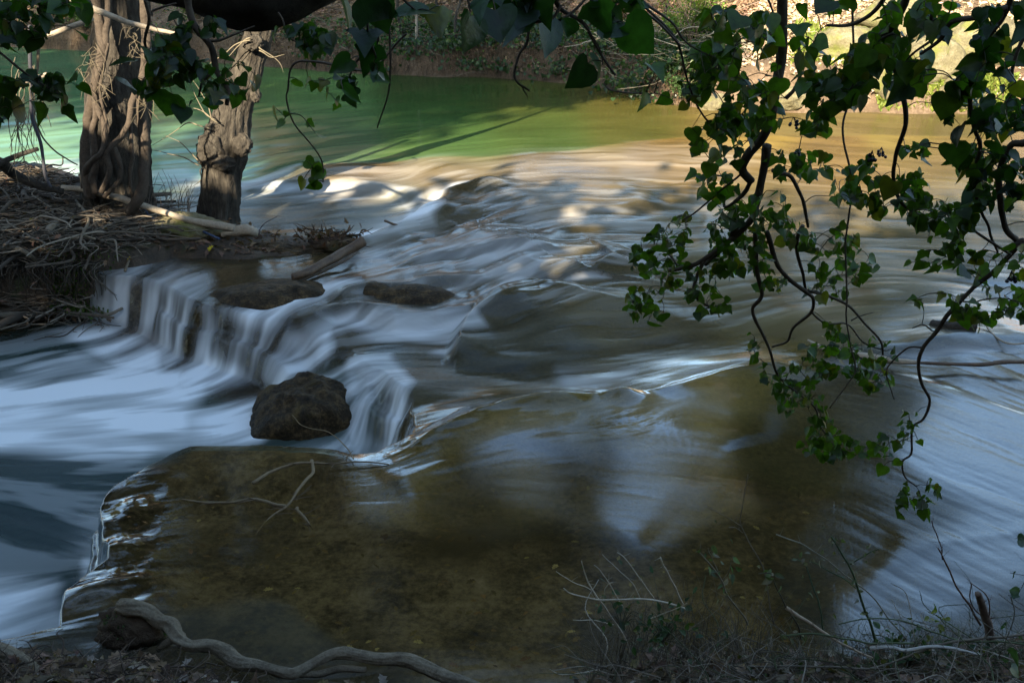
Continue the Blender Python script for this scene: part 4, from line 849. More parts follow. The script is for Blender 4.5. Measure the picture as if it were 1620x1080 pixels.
ivy('ivy_branch', 'arching ivy stem left of the thickest stem, its leaves before the sunlit leaf litter', [
    ([(975, -20), (1022, 17), (1053, 50), (1080, 87), (1097, 147), (1123, 197), (1153, 212)], 2.1, 2.4, .005, .003), ([(1000, -10), (1055, 30), (1080, 60), (1118, 82)], 2.1, 2.2, .005, .002), ([(1210, -10), (1225, 40), (1205, 60), (1180, 65)], 2.2, 2.2, .004, .002), ([(1022, 150), (990, 148), (960, 140), (950, 128)], 2.1, 2.1, .003, .002)],
    [([(1060, 10), (1220, 10), (1220, 100), (1120, 110), (1060, 60)], 34, 42, .12), ([(1070, 110), (1180, 100), (1200, 190), (1120, 210), (1070, 150)], 40, 28, .1)],
    [(1030, 120, 40, 2.0), (1022, 160, 36, 2.05), (1060, 165, 24, 2.1), (1045, 112, 22, 2.1), (1102, 240, 22, 2.3), (1095, 212, 24, 2.3), (1146, 110, 48, 2.2), (1183, 80, 46, 2.2)], None)
ivy('ivy_branch', 'row of broad ivy leaves along the top centre before the far bank', [
    ([(740, -40), (790, 10), (830, 30), (885, 35), (930, 0), (950, -40)], 1.5, 1.6, .005, .003), ([(800, 27), (840, 33), (873, 30), (890, 10)], 1.5, 1.5, .004, .003), ([(880, -30), (890, 15), (925, 40), (940, 62), (973, 117)], 1.55, 1.7, .006, .003), ([(925, 40), (946, 75), (952, 100)], 1.6, 1.6, .002, .0015),
    ([(905, -20), (960, 5), (1000, 12), (1040, 35), (1080, 75)], 1.6, 1.8, .005, .003), ([(640, -30), (645, 0), (665, 20)], 1.4, 1.4, .003, .002), ([(700, -30), (740, 0), (748, 22)], 1.4, 1.4, .003, .002)],
    [([(760, -20), (900, -20), (900, 10), (780, 20)], 12, 60, .05), ([(930, -20), (1060, -20), (1060, 30), (940, 30)], 16, 46, .05)],
    [(678, 42, 62, 1.4), (695, 30, 50, 1.42), (745, 48, 56, 1.4), (784, 40, 58, 1.45), (762, 15, 50, 1.4), (842, 52, 62, 1.5), (870, 55, 62, 1.52), (890, 45, 40, 1.55), (856, 14, 50, 1.5), (945, 25, 56, 1.6), (988, 65, 62, 1.6), (975, 55, 50, 1.62), (930, 120, 50, 1.6), (950, 115, 40, 1.62), (1008, 15, 44, 1.7), (810, 15, 40, 1.5)], None, tone=(.016, .042, .008))
ivy('bare_twig', 'dark bare twig with a hooked tip hanging over the green pool', [([(845, -20), (840, 60), (823, 87), (812, 123), (832, 143)], 1.6, 1.6, .004, .0025), ([(826, 135), (834, 148)], 1.6, 1.6, .002, .001)], [], (), None, cat='twig')
ivy('bare_twig', 'long thin straight twig hanging over the pool right of the leaf cluster', [([(607, -30), (608, 0), (615, 100), (612, 153), (593, 203)], 1.5, 1.6, .003, .0018)], [], (), None, cat='twig')
ivy('ivy_branch', 'large glossy ivy leaves hanging at the top between the limb and the twig', [
    ([(560, -40), (575, 10), (590, 60), (560, 90), (548, 120)], 1.4, 1.5, .004, .002), ([(600, -30), (580, 40), (595, 90)], 1.4, 1.4, .003, .002)],
    [([(540, 90), (600, 90), (600, 140), (545, 150)], 9, 34, .04)],
    [(565, 28, 72, 1.35), (540, 20, 50, 1.4), (590, 15, 60, 1.38), (580, 75, 66, 1.4), (560, 72, 56, 1.42), (592, 92, 50, 1.42), (543, 155, 36, 1.45), (590, 125, 34, 1.45), (555, 110, 40, 1.45)], None, tone=(.016, .045, .012))
ivy('ivy_sprig', 'slender arched ivy sprig with few leaves ending above the white water lip', [
    ([(565, 112), (540, 107), (510, 101), (480, 100), (466, 112), (460, 140), (457, 155), (467, 193), (490, 225), (507, 253), (508, 285)], 1.9, 2.0, .0038, .002), ([(560, 110), (600, 100), (640, 60)], 1.9, 1.7, .0035, .003), ([(505, 255), (495, 270)], 2, 2, .0012, .001)],
    [([(480, 115), (545, 100), (545, 170), (525, 165)], 5, 28, .04)],
    [(435, 180, 24, 1.95), (459, 187, 18, 1.95), (449, 198, 18, 1.95), (485, 200, 20, 1.95), (499, 220, 24, 1.95), (483, 262, 20, 2), (497, 275, 22, 2), (511, 277, 28, 2), (502, 297, 26, 2), (481, 292, 22, 2), (497, 288, 18, 2), (472, 134, 18, 1.95)], None, yel=.2)
ivy('ivy_branch', 'dark crooked ivy branch hanging between the two trunks below the limb', [
    ([(295, -20), (300, 17), (310, 43), (337, 73), (347, 113), (363, 137), (360, 162)], 2.6, 2.6, .015, .008), ([(347, 113), (323, 133), (315, 155)], 2.6, 2.6, .007, .004), ([(325, 65), (345, 67), (370, 58), (402, 45)], 2.6, 2.6, .006, .003), ([(230, 0), (236, 30), (230, 70), (240, 97), (265, 120), (275, 137)], 2.5, 2.6, .007, .003), ([(240, 25), (260, 15), (285, 5)], 2.5, 2.5, .005, .003),
    ([(300, 60), (280, 40), (270, 20)], 2.6, 2.6, .003, .002), ([(440, 20), (452, 55), (470, 70)], 2.6, 2.6, .004, .002)],
    [([(190, 95), (290, 60), (300, 130), (260, 150), (195, 140)], 34, 34, .1), ([(290, 100), (370, 90), (410, 120), (380, 160), (300, 160)], 24, 32, .1), ([(240, 60), (300, 40), (300, 90), (240, 80)], 12, 34, .08), ([(430, 45), (545, 25), (545, 95), (440, 100)], 36, 30, .1), ([(280, 20), (350, 20), (340, 60), (290, 60)], 10, 30, .08)],
    [(272, 165, 42, 2.55), (286, 182, 30, 2.55), (243, 100, 40, 2.5), (210, 110, 40, 2.5), (335, 155, 34, 2.55), (343, 42, 30, 2.5), (362, 100, 28, 2.6), (200, 140, 34, 2.55)], None, tone=(.022, .052, .008))
ivy('ivy_branch', 'ivy spray at the left edge with drooping leaves over the green water', [
    ([(-30, 60), (0, 83), (37, 113), (60, 128), (80, 140)], 2.5, 2.5, .006, .003), ([(60, 128), (70, 145), (65, 160)], 2.5, 2.5, .003, .002), ([(-30, 20), (30, 40), (60, 50)], 2.4, 2.4, .004, .002)],
    [([(-20, 120), (50, 120), (50, 160), (-20, 200)], 13, 34, .06), ([(60, 120), (135, 115), (130, 160), (65, 180)], 14, 28, .06), ([(-20, -10), (140, -10), (130, 60), (-20, 70)], 44, 38, .1)],
    [(20, 190, 40, 2.5), (2, 170, 34, 2.5), (75, 185, 36, 2.5), (105, 180, 30, 2.5), (96, 160, 28, 2.5), (40, 130, 36, 2.5), (5, 140, 34, 2.5), (125, 145, 24, 2.5), (65, 22, 44, 2.4), (18, 60, 30, 2.4), (120, 125, 26, 2.5)], None, tone=(.024, .056, .008))
ivy('ivy_sprig', 'dim leaves poking in at the lower right edge', [([(1660, 840), (1625, 850), (1604, 852)], 2.6, 2.6, .002, .0012), ([(1665, 930), (1630, 915), (1600, 908)], 2.6, 2.6, .002, .0012), ([(1665, 990), (1635, 965), (1600, 940)], 2.7, 2.7, .002, .0012)], [],
    [(1610, 862, 22, 2.6), (1603, 912, 16, 2.6), (1612, 945, 20, 2.6), (1600, 948, 16, 2.7), (1608, 1042, 36, 2.5), (1600, 1065, 26, 2.5), (1580, 1050, 30, 2.55)], None, tone=(.02, .04, .02))

# bare hanging strands by the left edge
def strand(name, label, cat, L_, d, r0, r1, c=(.2, .16, .11), m_=None, group=None, amp=.02, k=5, rough=.1):
    P = wobble(smooth_path(px_path(L_, d), 8), amp, 4); mb = MB(); mb.tube(P, np.linspace(r0, r1, len(P)), k, rough=rough, C=c)
    o = mb.build(name, m_ or M['twigs']); tag(o, label, cat, group); return o
strand('hanging_vine', 'black smooth vine hanging from above down to the root heap', 'vine', [(47, 40), (50, 120), (50, 178), (60, 215), (70, 260), (74, 285), (80, 296)], 8.6, .016, .013, (.06, .06, .07), k=7)
strand('hanging_vine', 'brown forked vine left of the thick trunk reaching from the dead branch', 'vine', [(64, 66), (60, 110), (52, 145), (56, 165)], 8.2, .014, .008, (.2, .16, .1))
strand('hanging_vine', 'slack dark vine looping from the berry knot down to the thick trunk foot', 'vine', [(48, 178), (62, 205), (85, 235), (108, 252), (124, 260)], 8.8, .009, .006, (.1, .08, .05))
mb = MB()
for k in range(26):
    x = random.uniform(24, 66); y0 = random.uniform(90, 190); y1 = y0 + random.uniform(50, 130)
    mb.tube(wobble(smooth_path(px_path([(x, y0), (x + random.uniform(-7, 7), (y0 + y1) / 2), (x + random.uniform(-18, 18), min(y1, 290))], 8.9), 6), .06, 3), [.005, .003], 3, C=(.22, .18, .12))
o = stuff(mb.build('hanging_rootlets', M['twigs'])); tag(o, 'wispy brown rootlets trailing down at the left edge', 'rootlets')
strand('dead_branch', 'pale grey dead branch slanting across the top of the thick trunk', 'branch', [(70, -28), (117, 0), (173, 23), (215, 38), (250, 48), (287, 52)], 7.5, .028, .012, m_=M['pale_wood'], k=8)
strand('dead_branch', 'grey-brown dead branch running from the left edge up to the thick trunk', 'branch', [(-60, 84), (0, 72), (35, 63), (63, 60), (100, 48), (147, 30)], 8.0, .026, .018, m_=M['pale_wood'], k=8)
strand('dead_branch', 'short broken pale stick lying level above the left water edge', 'branch', [(-20, 152), (10, 138), (40, 128), (73, 117)], 8.6, .024, .018, m_=M['pale_wood'], k=8)

# ================================================================== DRIFTWOOD, ROOTS, ROCKS
def log(name, label, cat, L_, r, m_, k=12, rough=.15, lump=.12, amp=.015, n_=8, group=None, z=None):
    """L_: (px, py, level) points; r in metres (ends)"""
    P = wobble(smooth_path([at(*p) for p in L_], n_), amp, 3)
    mb = MB(); R_ = np.interp(np.linspace(0, 1, len(P)), np.linspace(0, 1, len(r)), r)
    if m_ is M['root'] and k > 12: P, R_ = dense(P, R_, .006); mb.tube(P, R_, 48, rough=rough, lump=lump, bark=.13)
    else: mb.tube(P, R_, k, rough=rough, lump=lump)
    o = mb.build(name, m_); tag(o, label, cat, group); return o
log('dead_branch', 'long pale bare pole lying from the thick trunk foot across to the leaning tree', 'branch', [(98, 297, .62), (140, 301, .6), (200, 317, .52), (260, 336, .38), (320, 353, .27), (372, 362, .22)], [.028, .034, .034, .04], M['pale_wood'])
log('driftwood', 'stubby pale sawn wood end beside the foot of the leaning tree', 'driftwood', [(352, 372, .14), (372, 367, .18), (388, 364, .2), (404, 367, .2)], [.03, .05, .062, .05], M['pale_wood'], lump=.25)
log('dead_branch', 'dark broken limb rising from the root heap to the left edge', 'branch', [(-60, 236, 1.1), (0, 258, .95), (20, 275, .8), (55, 292, .7), (100, 304, .6)], [.05, .05, .045, .03], M['dark_bark'])
log('dead_branch', 'short dark stick jutting up to the right at the left edge', 'branch', [(-10, 264, .95), (20, 250, 1.0), (60, 237, 1.08)], [.028, .026, .02], M['dark_bark'])
log('driftwood', 'mossy brown log propped on the wet ledge left of midstream', 'driftwood', [(462, 439, .1), (490, 430, .13), (520, 413, .17), (548, 396, .2), (575, 381, .26)], [.035, .04, .045, .05, .055], M['wet_wood'], lump=.2)
log('driftwood', 'thin wet stick lying under the mossy brown log', 'driftwood', [(430, 456, .05), (470, 444, .06), (515, 427, .08), (545, 412, .1), (560, 400, .1)], [.008, .016, .016, .012], M['wet_wood'])
log('twig', 'dark twig sticking out of the white water before the back ledge', 'twig', [(608, 349, .2), (630, 358, .13), (655, 365, .08), (690, 360, .08), (720, 352, .1)], [.013, .016, .024, .015], M['wet_wood'], k=7)
log('driftwood', 'long pale stripped branch lying in the water behind the ivy at right', 'driftwood', [(1278, 538, .1), (1300, 550, .09), (1345, 560, .07), (1400, 568, .06), (1450, 574, .06)], [.008, .022, .026, .018], M['pale_wood'])
log('driftwood', 'thin knotty brown branch lying level in the water at the right edge', 'driftwood', [(1440, 573, .06), (1500, 575, .06), (1560, 576, .07), (1590, 573, .08), (1680, 574, .07)], [.012, .014, .016, .013], M['wet_wood'])
log('driftwood', 'dark soaked log stub half sunk beyond the branches at right', 'driftwood', [(1474, 512, .08), (1500, 516, .1), (1546, 521, .1)], [.035, .045, .035], M['dark_bark'])
log('twig', 'small forked twig beside the dark log stub', 'twig', [(1546, 500, .12), (1575, 530, .08), (1600, 543, .07), (1640, 540, .07)], [.005, .008, .006], M['pale_wood'], k=5)
for L_, lab in [([(228, 331, .36), (240, 345, .3), (262, 352, .25), (300, 358, .2), (325, 368, .18), (347, 378, .15)], 'thin blue-black hose snaking between the feet of the two trunks')]:
    P = smooth_path([at(*p) for p in L_], 8); mb = MB(); mb.tube(P, [.013, .013], 7, C=(.06, .09, .16)); o = mb.build('hose', M['twigs']); tag(o, lab, 'hose')
# debris heap behind the mossy log
hp = thing('debris_heap', at(530, 388, .05), 'heap of dark soaked leaves and sticks caught on the ledge behind the log', 'debris')
c0 = at(528, 384, .08)
lump_mesh('clod', c0 + np.array([0, 0, .0]), (.24, .16, .08), M['earth'], hp, 30, .6, 3, 2)
mb = MB()
for k in range(46):
    a = c0 + np.array([random.uniform(-.3, .3), random.uniform(-.2, .2), random.uniform(0, .1)]); v = np.array([random.uniform(-.2, .25), random.uniform(-.1, .1), random.uniform(-.03, .14)])
    mb.tube(wobble(smooth_path([a, a + v * .5, a + v], 5), .03, 5), [.008, .003], 4, C=random.choice([(.1, .07, .05), (.2, .15, .1), (.05, .04, .03)]))
mb.build('sticks', M['twigs'], hp)
mb = MB(); n_ = 90; P = c0 + RNG.normal(size=(n_, 3)) * [.17, .1, .03] + [0, 0, .08]; leaf_set(mb, P, rdirs(n_, (0, 0, .1)), rdirs(n_, (0, 0, .7)), RNG.uniform(.05, .09, n_), tints(n_, (.12, .07, .04), .5), SH_OAK, .4, .6)
mb.build('dead_leaves', M['litter'], hp)

# boulders washed by the falls
def boulder(label, p, z, r, seed, m_='rock', amp=.3, f=1.6):
    c = at(p[0], p[1], z); o = lump_mesh('boulder', c, r, M[m_], None, 96, amp, f, seed); tag(o, label, 'boulder', 'boulders of the rapids'); return o
boulder('dark bare boulder sitting between the two white chutes', (488, 682), -.55, (.44, .42, .42), 9, amp=.3, f=2.2)
boulder('small dark rock just breaking the sheet above the white chute', (592, 468), -.03, (.26, .2, .12), 33, amp=.2)
boulder('long low brown rock right of the small dark one in the rapids', (655, 476), -.03, (.42, .24, .13), 35, amp=.2)
boulder('broad brown rock hump between the left fall and the main chute', (430, 496), -.17, (.66, .44, .29), 12, amp=.2, f=1.8)
boulder('craggy rock breaking the flow left of the calm slab', (768, 515), -.17, (.3, .3, .15), 15, amp=.45, f=2)
boulder('small pale rock tip poking up near the sunlit ridge', (774, 296), .1, (.10, .1, .09), 18, 'mossy')
boulder('jagged dark rock at the foot of the back ledge beside the twig', (715, 340), -.02, (.3, .22, .12), 21, amp=.5, f=2.6)
boulder('yellowish earthy rock between the feet of the two trunks', (288, 366), .14, (.42, .25, .17), 25, 'mossy', .4, 2.4)
boulder('flat wet rock on the ledge right of the leaning tree', (440, 398), .0, (.5, .2, .09), 28, amp=.4, f=2.4)

# foreground roots
log('tree_root', 'gnarled grey root winding along the bottom edge of the brown pool', 'root', [(192, 958, .16), (207, 962, .17), (233, 967, .16), (253, 982, .13), (270, 988, .12), (281, 1008, .10), (302, 1021, .09), (333, 1021, .08), (357, 1031, .07), (377, 1046, .06), (410, 1053, .06), (450, 1064, .06), (468, 1066, .06), (493, 1053, .07), (520, 1038, .09), (545, 1033, .1), (590, 1041, .09), (640, 1042, .1), (673, 1053, .1), (707, 1070, .1), (760, 1092, .08), (860, 1150, .08)],
    [.032, .04, .036, .032, .036, .028, .024, .03, .034, .03, .024, .022, .024, .02, .024, .028, .026, .03, .032, .03, .03, .03], M['root'], k=18, rough=.2, lump=.22, amp=.008, n_=7)
log('tree_root', 'thick grey root slanting through the bottom left corner', 'root', [(-60, 1018, .24), (0, 1030, .22), (22, 1040, .21), (48, 1062, .2), (80, 1088, .2), (120, 1130, .22)], [.038, .036, .035, .033], M['root'], k=16, rough=.2, lump=.2)
log('tree_root', 'thin side root under the winding grey root', 'root', [(468, 1066, .05), (500, 1066, .04), (535, 1058, .04), (580, 1062, .05)], [.014, .016, .012], M['root'], k=8)
for k_, (L_, lab) in enumerate([([(290, 1006, .06), (262, 1016, .03), (246, 1028, .0)], 'mossy stub forking left below the knob of the winding root')]):
    log('tree_root', lab, 'root', L_, [.022, .018, .01], M['root'], k=9)
o = lump_mesh('mossy_stump', at(212, 992, .05), (.15, .11, .09), M['earth'], None, 40, .5, 3, 31); tag(o, 'dark mossy lump under the raised end of the winding root', 'stump')
mb = MB(); n_ = 500; d_ = rdirs(n_); P = at(212, 992, .05) + d_ * [.145, .105, .09]; leaf_set(mb, P, rdirs(n_), d_, RNG.uniform(.008, .02, n_), tints(n_, (.05, .085, .03), .5), SH_OVAL); mb.build('moss', M['grass'], o) if False else None
mo = mb.build('moss', M['grass']); mo.parent = o

# drowned twigs on the brown pool
for L_, lab in [([(400, 764, .02), (447, 741, .03), (493, 730, .05), (540, 731, .03), (612, 736, .01)], 'thin drowned branch lying along the pool lip'),
                ([(493, 728, .05), (490, 753, .04), (467, 783, .03), (450, 800, .02), (430, 817, -.01), (405, 853, -.05)], 'drowned twig running from the pool lip toward the viewer'),
                ([(452, 800, .02), (400, 792, .01), (360, 797, .0), (327, 793, .01), (290, 791, -.01)], 'drowned twig reaching left across the brown shallows'),
                ([(470, 803, .03), (490, 820, .0), (500, 838, -.02)], 'short forked twig end at the knot of drowned twigs')]:
    P = wobble(smooth_path([at(*p) for p in L_], 7), .03, 4); mb = MB(); mb.tube(P, [.011, .004], 6, rough=.2, C=(.26, .19, .11))
    for k in range(6):
        a = P[random.randrange(2, len(P) - 2)]; v = np.array([random.uniform(-.12, .12), random.uniform(-.1, .1), random.uniform(.0, .04)]); mb.tube(wobble(smooth_path([a, a + v * .5, a + v], 5), .02, 8), [.004, .0015], 4, C=(.18, .13, .08))
    o = mb.build('twig', M['twigs']); tag(o, lab, 'twig', 'drowned twigs at the pool lip')
P = wobble(smooth_path([at(462, 656, .1), at(480, 673, .08), at(520, 683, .07), at(545, 703, .03), at(560, 726, .02)], 7), .01, 6); mb = MB(); mb.tube(P, [.002, .004], 5, C=(.3, .22, .12)); o = mb.build('twig', M['twigs']); tag(o, 'curved tan twig rising in front of the white chute', 'twig')

# ================================================================== HEAP OF ROOTS ON THE ISLET
def tangle(mb, P0, n_, L, r, cols, up=.15, amp=.4, k=4, zfun=None):
    for i in range(n_):
        a = np.array(P0[random.randrange(len(P0))]); th = random.uniform(0, 2 * pi); l_ = L * random.uniform(.4, 1.3)
        v = np.array([cos(th), sin(th), random.uniform(-.3, .5) * up / .15 * .3]) * l_
        P = [a, a + v * .35 + np.array([random.uniform(-1, 1), random.uniform(-1, 1), random.uniform(-.2, .6)]) * l_ * amp * .4, a + v * .7 + np.array([random.uniform(-1, 1), random.uniform(-1, 1), random.uniform(-.4, .4)]) * l_ * amp * .4, a + v]
        P = smooth_path(P, 4)
        rr_ = r * random.choice([.4, .5, .6, .8, 1, 1.6]); mb.tube(P, [rr_, rr_ * .5], k, C=np.array(random.choice(cols)) * random.uniform(.6, 1.25))
base = []
while len(base) < 520:
    x, y = random.uniform(-60, 265), random.uniform(276, 462)
    if poly_sd(np.array([x]), np.array([y]), [(-60, 276), (60, 283), (110, 296), (225, 330), (262, 385), (180, 400), (140, 445), (60, 458), (-60, 462)])[0] < 0: continue
    p = at(x, y, .3)
    for _ in range(4): p = at(x, y, max(.5 * p[2] + .5 * isz(p[0], p[1]), -.35))
    base.append([p[0], p[1], isz(p[0], p[1]) + random.uniform(.0, .1)])
mb = MB(); GREY = [(.20, .165, .12), (.14, .11, .08), (.28, .235, .175), (.09, .07, .05)]
tangle(mb, base, 1900, .55, .009, GREY)
tangle(mb, base, 60, .9, .026, GREY, k=7)
o = stuff(mb.build('root_tangle', M['twigs'])); tag(o, 'dry heap of tangled grey roots on the islet bank', 'roots')
mb = MB()
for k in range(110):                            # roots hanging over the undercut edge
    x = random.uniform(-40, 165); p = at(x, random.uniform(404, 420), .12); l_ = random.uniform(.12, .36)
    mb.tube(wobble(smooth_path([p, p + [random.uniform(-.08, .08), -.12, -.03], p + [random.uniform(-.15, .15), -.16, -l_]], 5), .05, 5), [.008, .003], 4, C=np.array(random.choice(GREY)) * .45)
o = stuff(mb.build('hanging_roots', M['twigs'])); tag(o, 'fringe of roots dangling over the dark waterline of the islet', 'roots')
for L_, r, lab in [([(-10, 395), (20, 392), (45, 402), (60, 418)], .03, 'stout pale root crossing the left edge of the root heap'), ([(-10, 430), (12, 420), (30, 414)], .03, 'pale root stub at the left edge just above the water'), ([(152, 408), (168, 398), (182, 398)], .035, 'short thick root stub with moss under it at the islet edge'), ([(198, 428), (205, 410), (216, 395), (219, 372)], .014, 'bent pale root standing at the right end of the root heap'), ([(120, 318), (140, 345), (132, 370), (150, 378)], .018, 'curled root in the middle of the heap below the thick trunk')]:
    P = smooth_path([at(a, b_, .2) * 0 + np.array([*at(a, b_, max(isz(*at(a, b_, .2)[:2]), 0) + .08)]) for a, b_ in L_], 7); mb = MB(); mb.tube(P, [r, r * .6], 9, rough=.2, lump=.15); o = mb.build('root', M['root']); tag(o, lab, 'root')
mb = MB(); n_ = 700; idx = RNG.integers(0, len(base), n_); P = np.array(base)[idx] + RNG.normal(size=(n_, 3)) * [.15, .15, .02] + [0, 0, .03]
ex = []
while len(ex) < 500:
    x, y = random.uniform(200, 480), random.uniform(350, 430); p = at(x, y, .07)
    if poly_sd(np.array([p[0]]), np.array([p[1]]), IW)[0] > .02: ex.append([p[0], p[1], isz(p[0], p[1]) + .015])
P = np.concatenate([P, np.array(ex)]); n_ = len(P)
leaf_set(mb, P, rdirs(n_, (0, 0, .05)) * [1, 1, .4], rdirs(n_) * .6 + [0, 0, 1], RNG.uniform(.04, .09, n_), tints(n_, (.16, .10, .065), .5, (.55, .42, .03), .012), SH_OAK, .35, .6)
o = stuff(mb.build('leaf_litter', M['litter'])); tag(o, 'brown fallen leaves scattered over the islet', 'leaf litter')
mb = MB(); n_ = 2600; P = []
for cx, cy, s_ in [(135, 425, 22), (165, 408, 16), (110, 432, 12), (90, 428, 10)]:
    for k in range(n_ // 4):
        p = at(cx + random.gauss(0, s_), cy + random.gauss(0, s_ * .4), .05); P.append([p[0], p[1], max(isz(p[0], p[1]), -.3) + .01])
P = np.array(P); leaf_set(mb, P, rdirs(len(P), (0, 0, .9)), rdirs(len(P)), RNG.uniform(.012, .035, len(P)), tints(len(P), (.06, .10, .015), .4), SH_OVAL)
o = stuff(mb.build('moss', M['grass'])); tag(o, 'green moss patches at the wet edge of the islet', 'moss')
strand('stalk', 'thin dark bent stalk right of the sawn wood end', 'stalk', [(409, 372), (414, 360), (424, 350), (440, 341)], 9.9, .006, .003, (.12, .1, .1))
mb = MB()
for k in range(40):
    x = random.uniform(232, 300); y = random.uniform(325, 350); h = random.uniform(20, 70); w_ = random.uniform(-22, 22)
    mb.tube(smooth_path(px_path([(x, y), (x + w_ * .4, y - h * .6), (x + w_, y - h)], 10.4), 4), [.004, .002], 3, C=(.25, .2, .16))
o = stuff(mb.build('dry_stalks', M['twigs'])); tag(o, 'wispy dry stalks standing between the two trunks', 'stalks')

# ================================================================== FAR BANK GROWTH
mb = MB(); P = np.concatenate([far_scatter(-300, 1100, .1, 5, 10000), far_scatter(400, 1100, .1, 3, 14000), far_scatter(1100, 1750, .1, 4.5, 16000)]); n_ = len(P)
c = np.concatenate([tints(24000, (.25, .16, .10), .6), tints(16000, (.55, .42, .29), .5)]); leaf_set(mb, P + [0, 0, .02], rdirs(n_) * [1, 1, .5], rdirs(n_) * .8 + [0, -.3, 1], RNG.uniform(.06, .13, n_), c, SH_OAK, .35, .6)  # right slope leaves tinted paler to pass for strong sun
o = stuff(mb.build('leaf_litter', M['litter'])); tag(o, 'dry brown leaves covering the slope of the far bank', 'leaf litter')
mb = MB(); P = []
for k in range(170):
    a = random.choice([random.uniform(-200, 1100), random.uniform(560, 1090), random.uniform(560, 1090)]); b_ = on_far(a, random.uniform(.0, 1.3)); m_ = random.randint(40, 110)
    P.append(b_ + RNG.normal(size=(m_, 3)) * [.35, .22, .07] + [0, 0, .1])
P = np.concatenate(P); n_ = len(P); leaf_set(mb, P, rdirs(n_, (0, -.2, -.5)), rdirs(n_) * .7 + [0, -.8, .6], RNG.uniform(.04, .085, n_), tints(n_, (.035, .07, .022), .4, (.12, .16, .05), .15), SH_HEART)
o = stuff(mb.build('ivy_ground_cover', M['ivy'])); tag(o, 'dark ivy creeping along the foot of the far bank', 'ground cover')
mb = MB(); P0 = [p + [0, 0, random.uniform(.05, .4)] for p in far_scatter(930, 1100, .05, 1.2, 60)]
tangle(mb, P0, 260, 1.0, .008, [(.5, .42, .28), (.4, .33, .22), (.6, .5, .34)], .5)
P0 = [p + [0, 0, random.uniform(.0, .25)] for p in far_scatter(-250, 930, .0, 1.5, 160)]
tangle(mb, P0, 520, .8, .008, [(.34, .27, .18), (.2, .15, .1), (.28, .22, .15)], .5)
P0 = [p + [0, 0, random.uniform(.0, .25)] for p in far_scatter(1100, 1700, .3, 3, 100)]
tangle(mb, P0, 120, .9, .008, [(.5, .4, .28), (.3, .22, .15)], .3)
o = stuff(mb.build('brambles', M['twigs'])); tag(o, 'tangle of dead pale stems along the far bank', 'brambles')
mb = MB()
for k in range(4500):                           # rootlets and dry grass fringing the far waterline
    a = random.uniform(-250, 1090); p = on_far(a, random.uniform(.0, .35)); p = p + [0, -.02, .1]
    mb.tube([p, p + [random.uniform(-.05, .05), -.08, random.uniform(-.02, .05)], p + [random.uniform(-.09, .09), -.13, -random.uniform(.05, .3)]], [.005, .003], 3, cap=False, C=np.array((.16, .10, .055)) * random.uniform(.15, 1.5))
o = stuff(mb.build('dry_fringe', M['twigs'])); tag(o, 'brown fringe of roots and dead grass at the far waterline', 'fringe')
mb = MB(); P = np.concatenate([far_scatter(1390, 1600, .02, .5, 6000), far_scatter(1240, 1400, .4, 1.6, 900)]); n_ = len(P)
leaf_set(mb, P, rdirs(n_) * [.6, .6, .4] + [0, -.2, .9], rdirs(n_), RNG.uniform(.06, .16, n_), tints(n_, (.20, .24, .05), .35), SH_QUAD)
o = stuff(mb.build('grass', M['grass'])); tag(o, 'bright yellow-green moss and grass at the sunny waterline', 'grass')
for i, (px, h, lean, lab) in enumerate([(649, 6, .05, 'straight pale sapling stem at the far waterline left of centre'), (614, 5, -.05, 'thin leaning sapling beside the hanging twig'), (668, 5, .1, 'slender brown sapling right of the straight pale stem'), (706, 5, .3, 'crooked sapling on the far bank above the dark ivy'), (566, 5, -.1, 'sapling on the far bank behind the glossy leaves'), (990, 5, .2, 'sapling in the pale brambles on the far bank')]):
    b_ = on_far(px, .45 + .3 * (i % 3)); t = thing('sapling', b_, lab, 'sapling', 'saplings on the far bank'); mb = MB()
    P = wobble(smooth_path([b_ - [0, 0, .1], b_ + [lean, 0, h * .5], b_ + [lean * 2.5, .2, h]], 10), .12, 1.5); mb.tube(P, [.034, .012], 8, rough=.1)
    mt = mb
    for k in range(16):
        a = P[random.randrange(4, len(P))]; v = np.array([random.uniform(-.5, .5), random.uniform(-.4, .4), random.uniform(.1, .7)]); mt.tube(smooth_path([a, a + v * .6, a + v + [0, 0, -.1]], 4), [.008, .003], 4, C=(.3, .24, .17))
    mb.build('trunk', M['pale_wood'] if i == 0 else M['bark'], t)
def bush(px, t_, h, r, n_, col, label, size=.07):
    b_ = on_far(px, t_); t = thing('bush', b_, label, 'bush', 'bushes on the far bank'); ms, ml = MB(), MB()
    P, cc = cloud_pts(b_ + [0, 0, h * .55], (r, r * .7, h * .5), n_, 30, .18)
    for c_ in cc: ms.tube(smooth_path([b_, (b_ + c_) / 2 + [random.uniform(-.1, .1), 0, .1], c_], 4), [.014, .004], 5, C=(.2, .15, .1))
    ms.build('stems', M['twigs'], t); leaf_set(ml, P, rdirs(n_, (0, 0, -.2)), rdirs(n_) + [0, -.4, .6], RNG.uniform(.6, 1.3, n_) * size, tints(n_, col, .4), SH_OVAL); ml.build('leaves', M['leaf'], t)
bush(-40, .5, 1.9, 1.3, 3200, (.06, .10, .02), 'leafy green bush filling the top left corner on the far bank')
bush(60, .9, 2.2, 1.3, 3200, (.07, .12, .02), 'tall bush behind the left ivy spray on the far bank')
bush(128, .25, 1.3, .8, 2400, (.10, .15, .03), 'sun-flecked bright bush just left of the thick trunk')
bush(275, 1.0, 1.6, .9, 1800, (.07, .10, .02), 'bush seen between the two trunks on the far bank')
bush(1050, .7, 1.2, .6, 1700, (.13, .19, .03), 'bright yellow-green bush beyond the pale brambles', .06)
bush(1010, 1.3, 1.6, .6, 1500, (.12, .17, .03), 'green bush above the pale brambles at the top edge', .06)
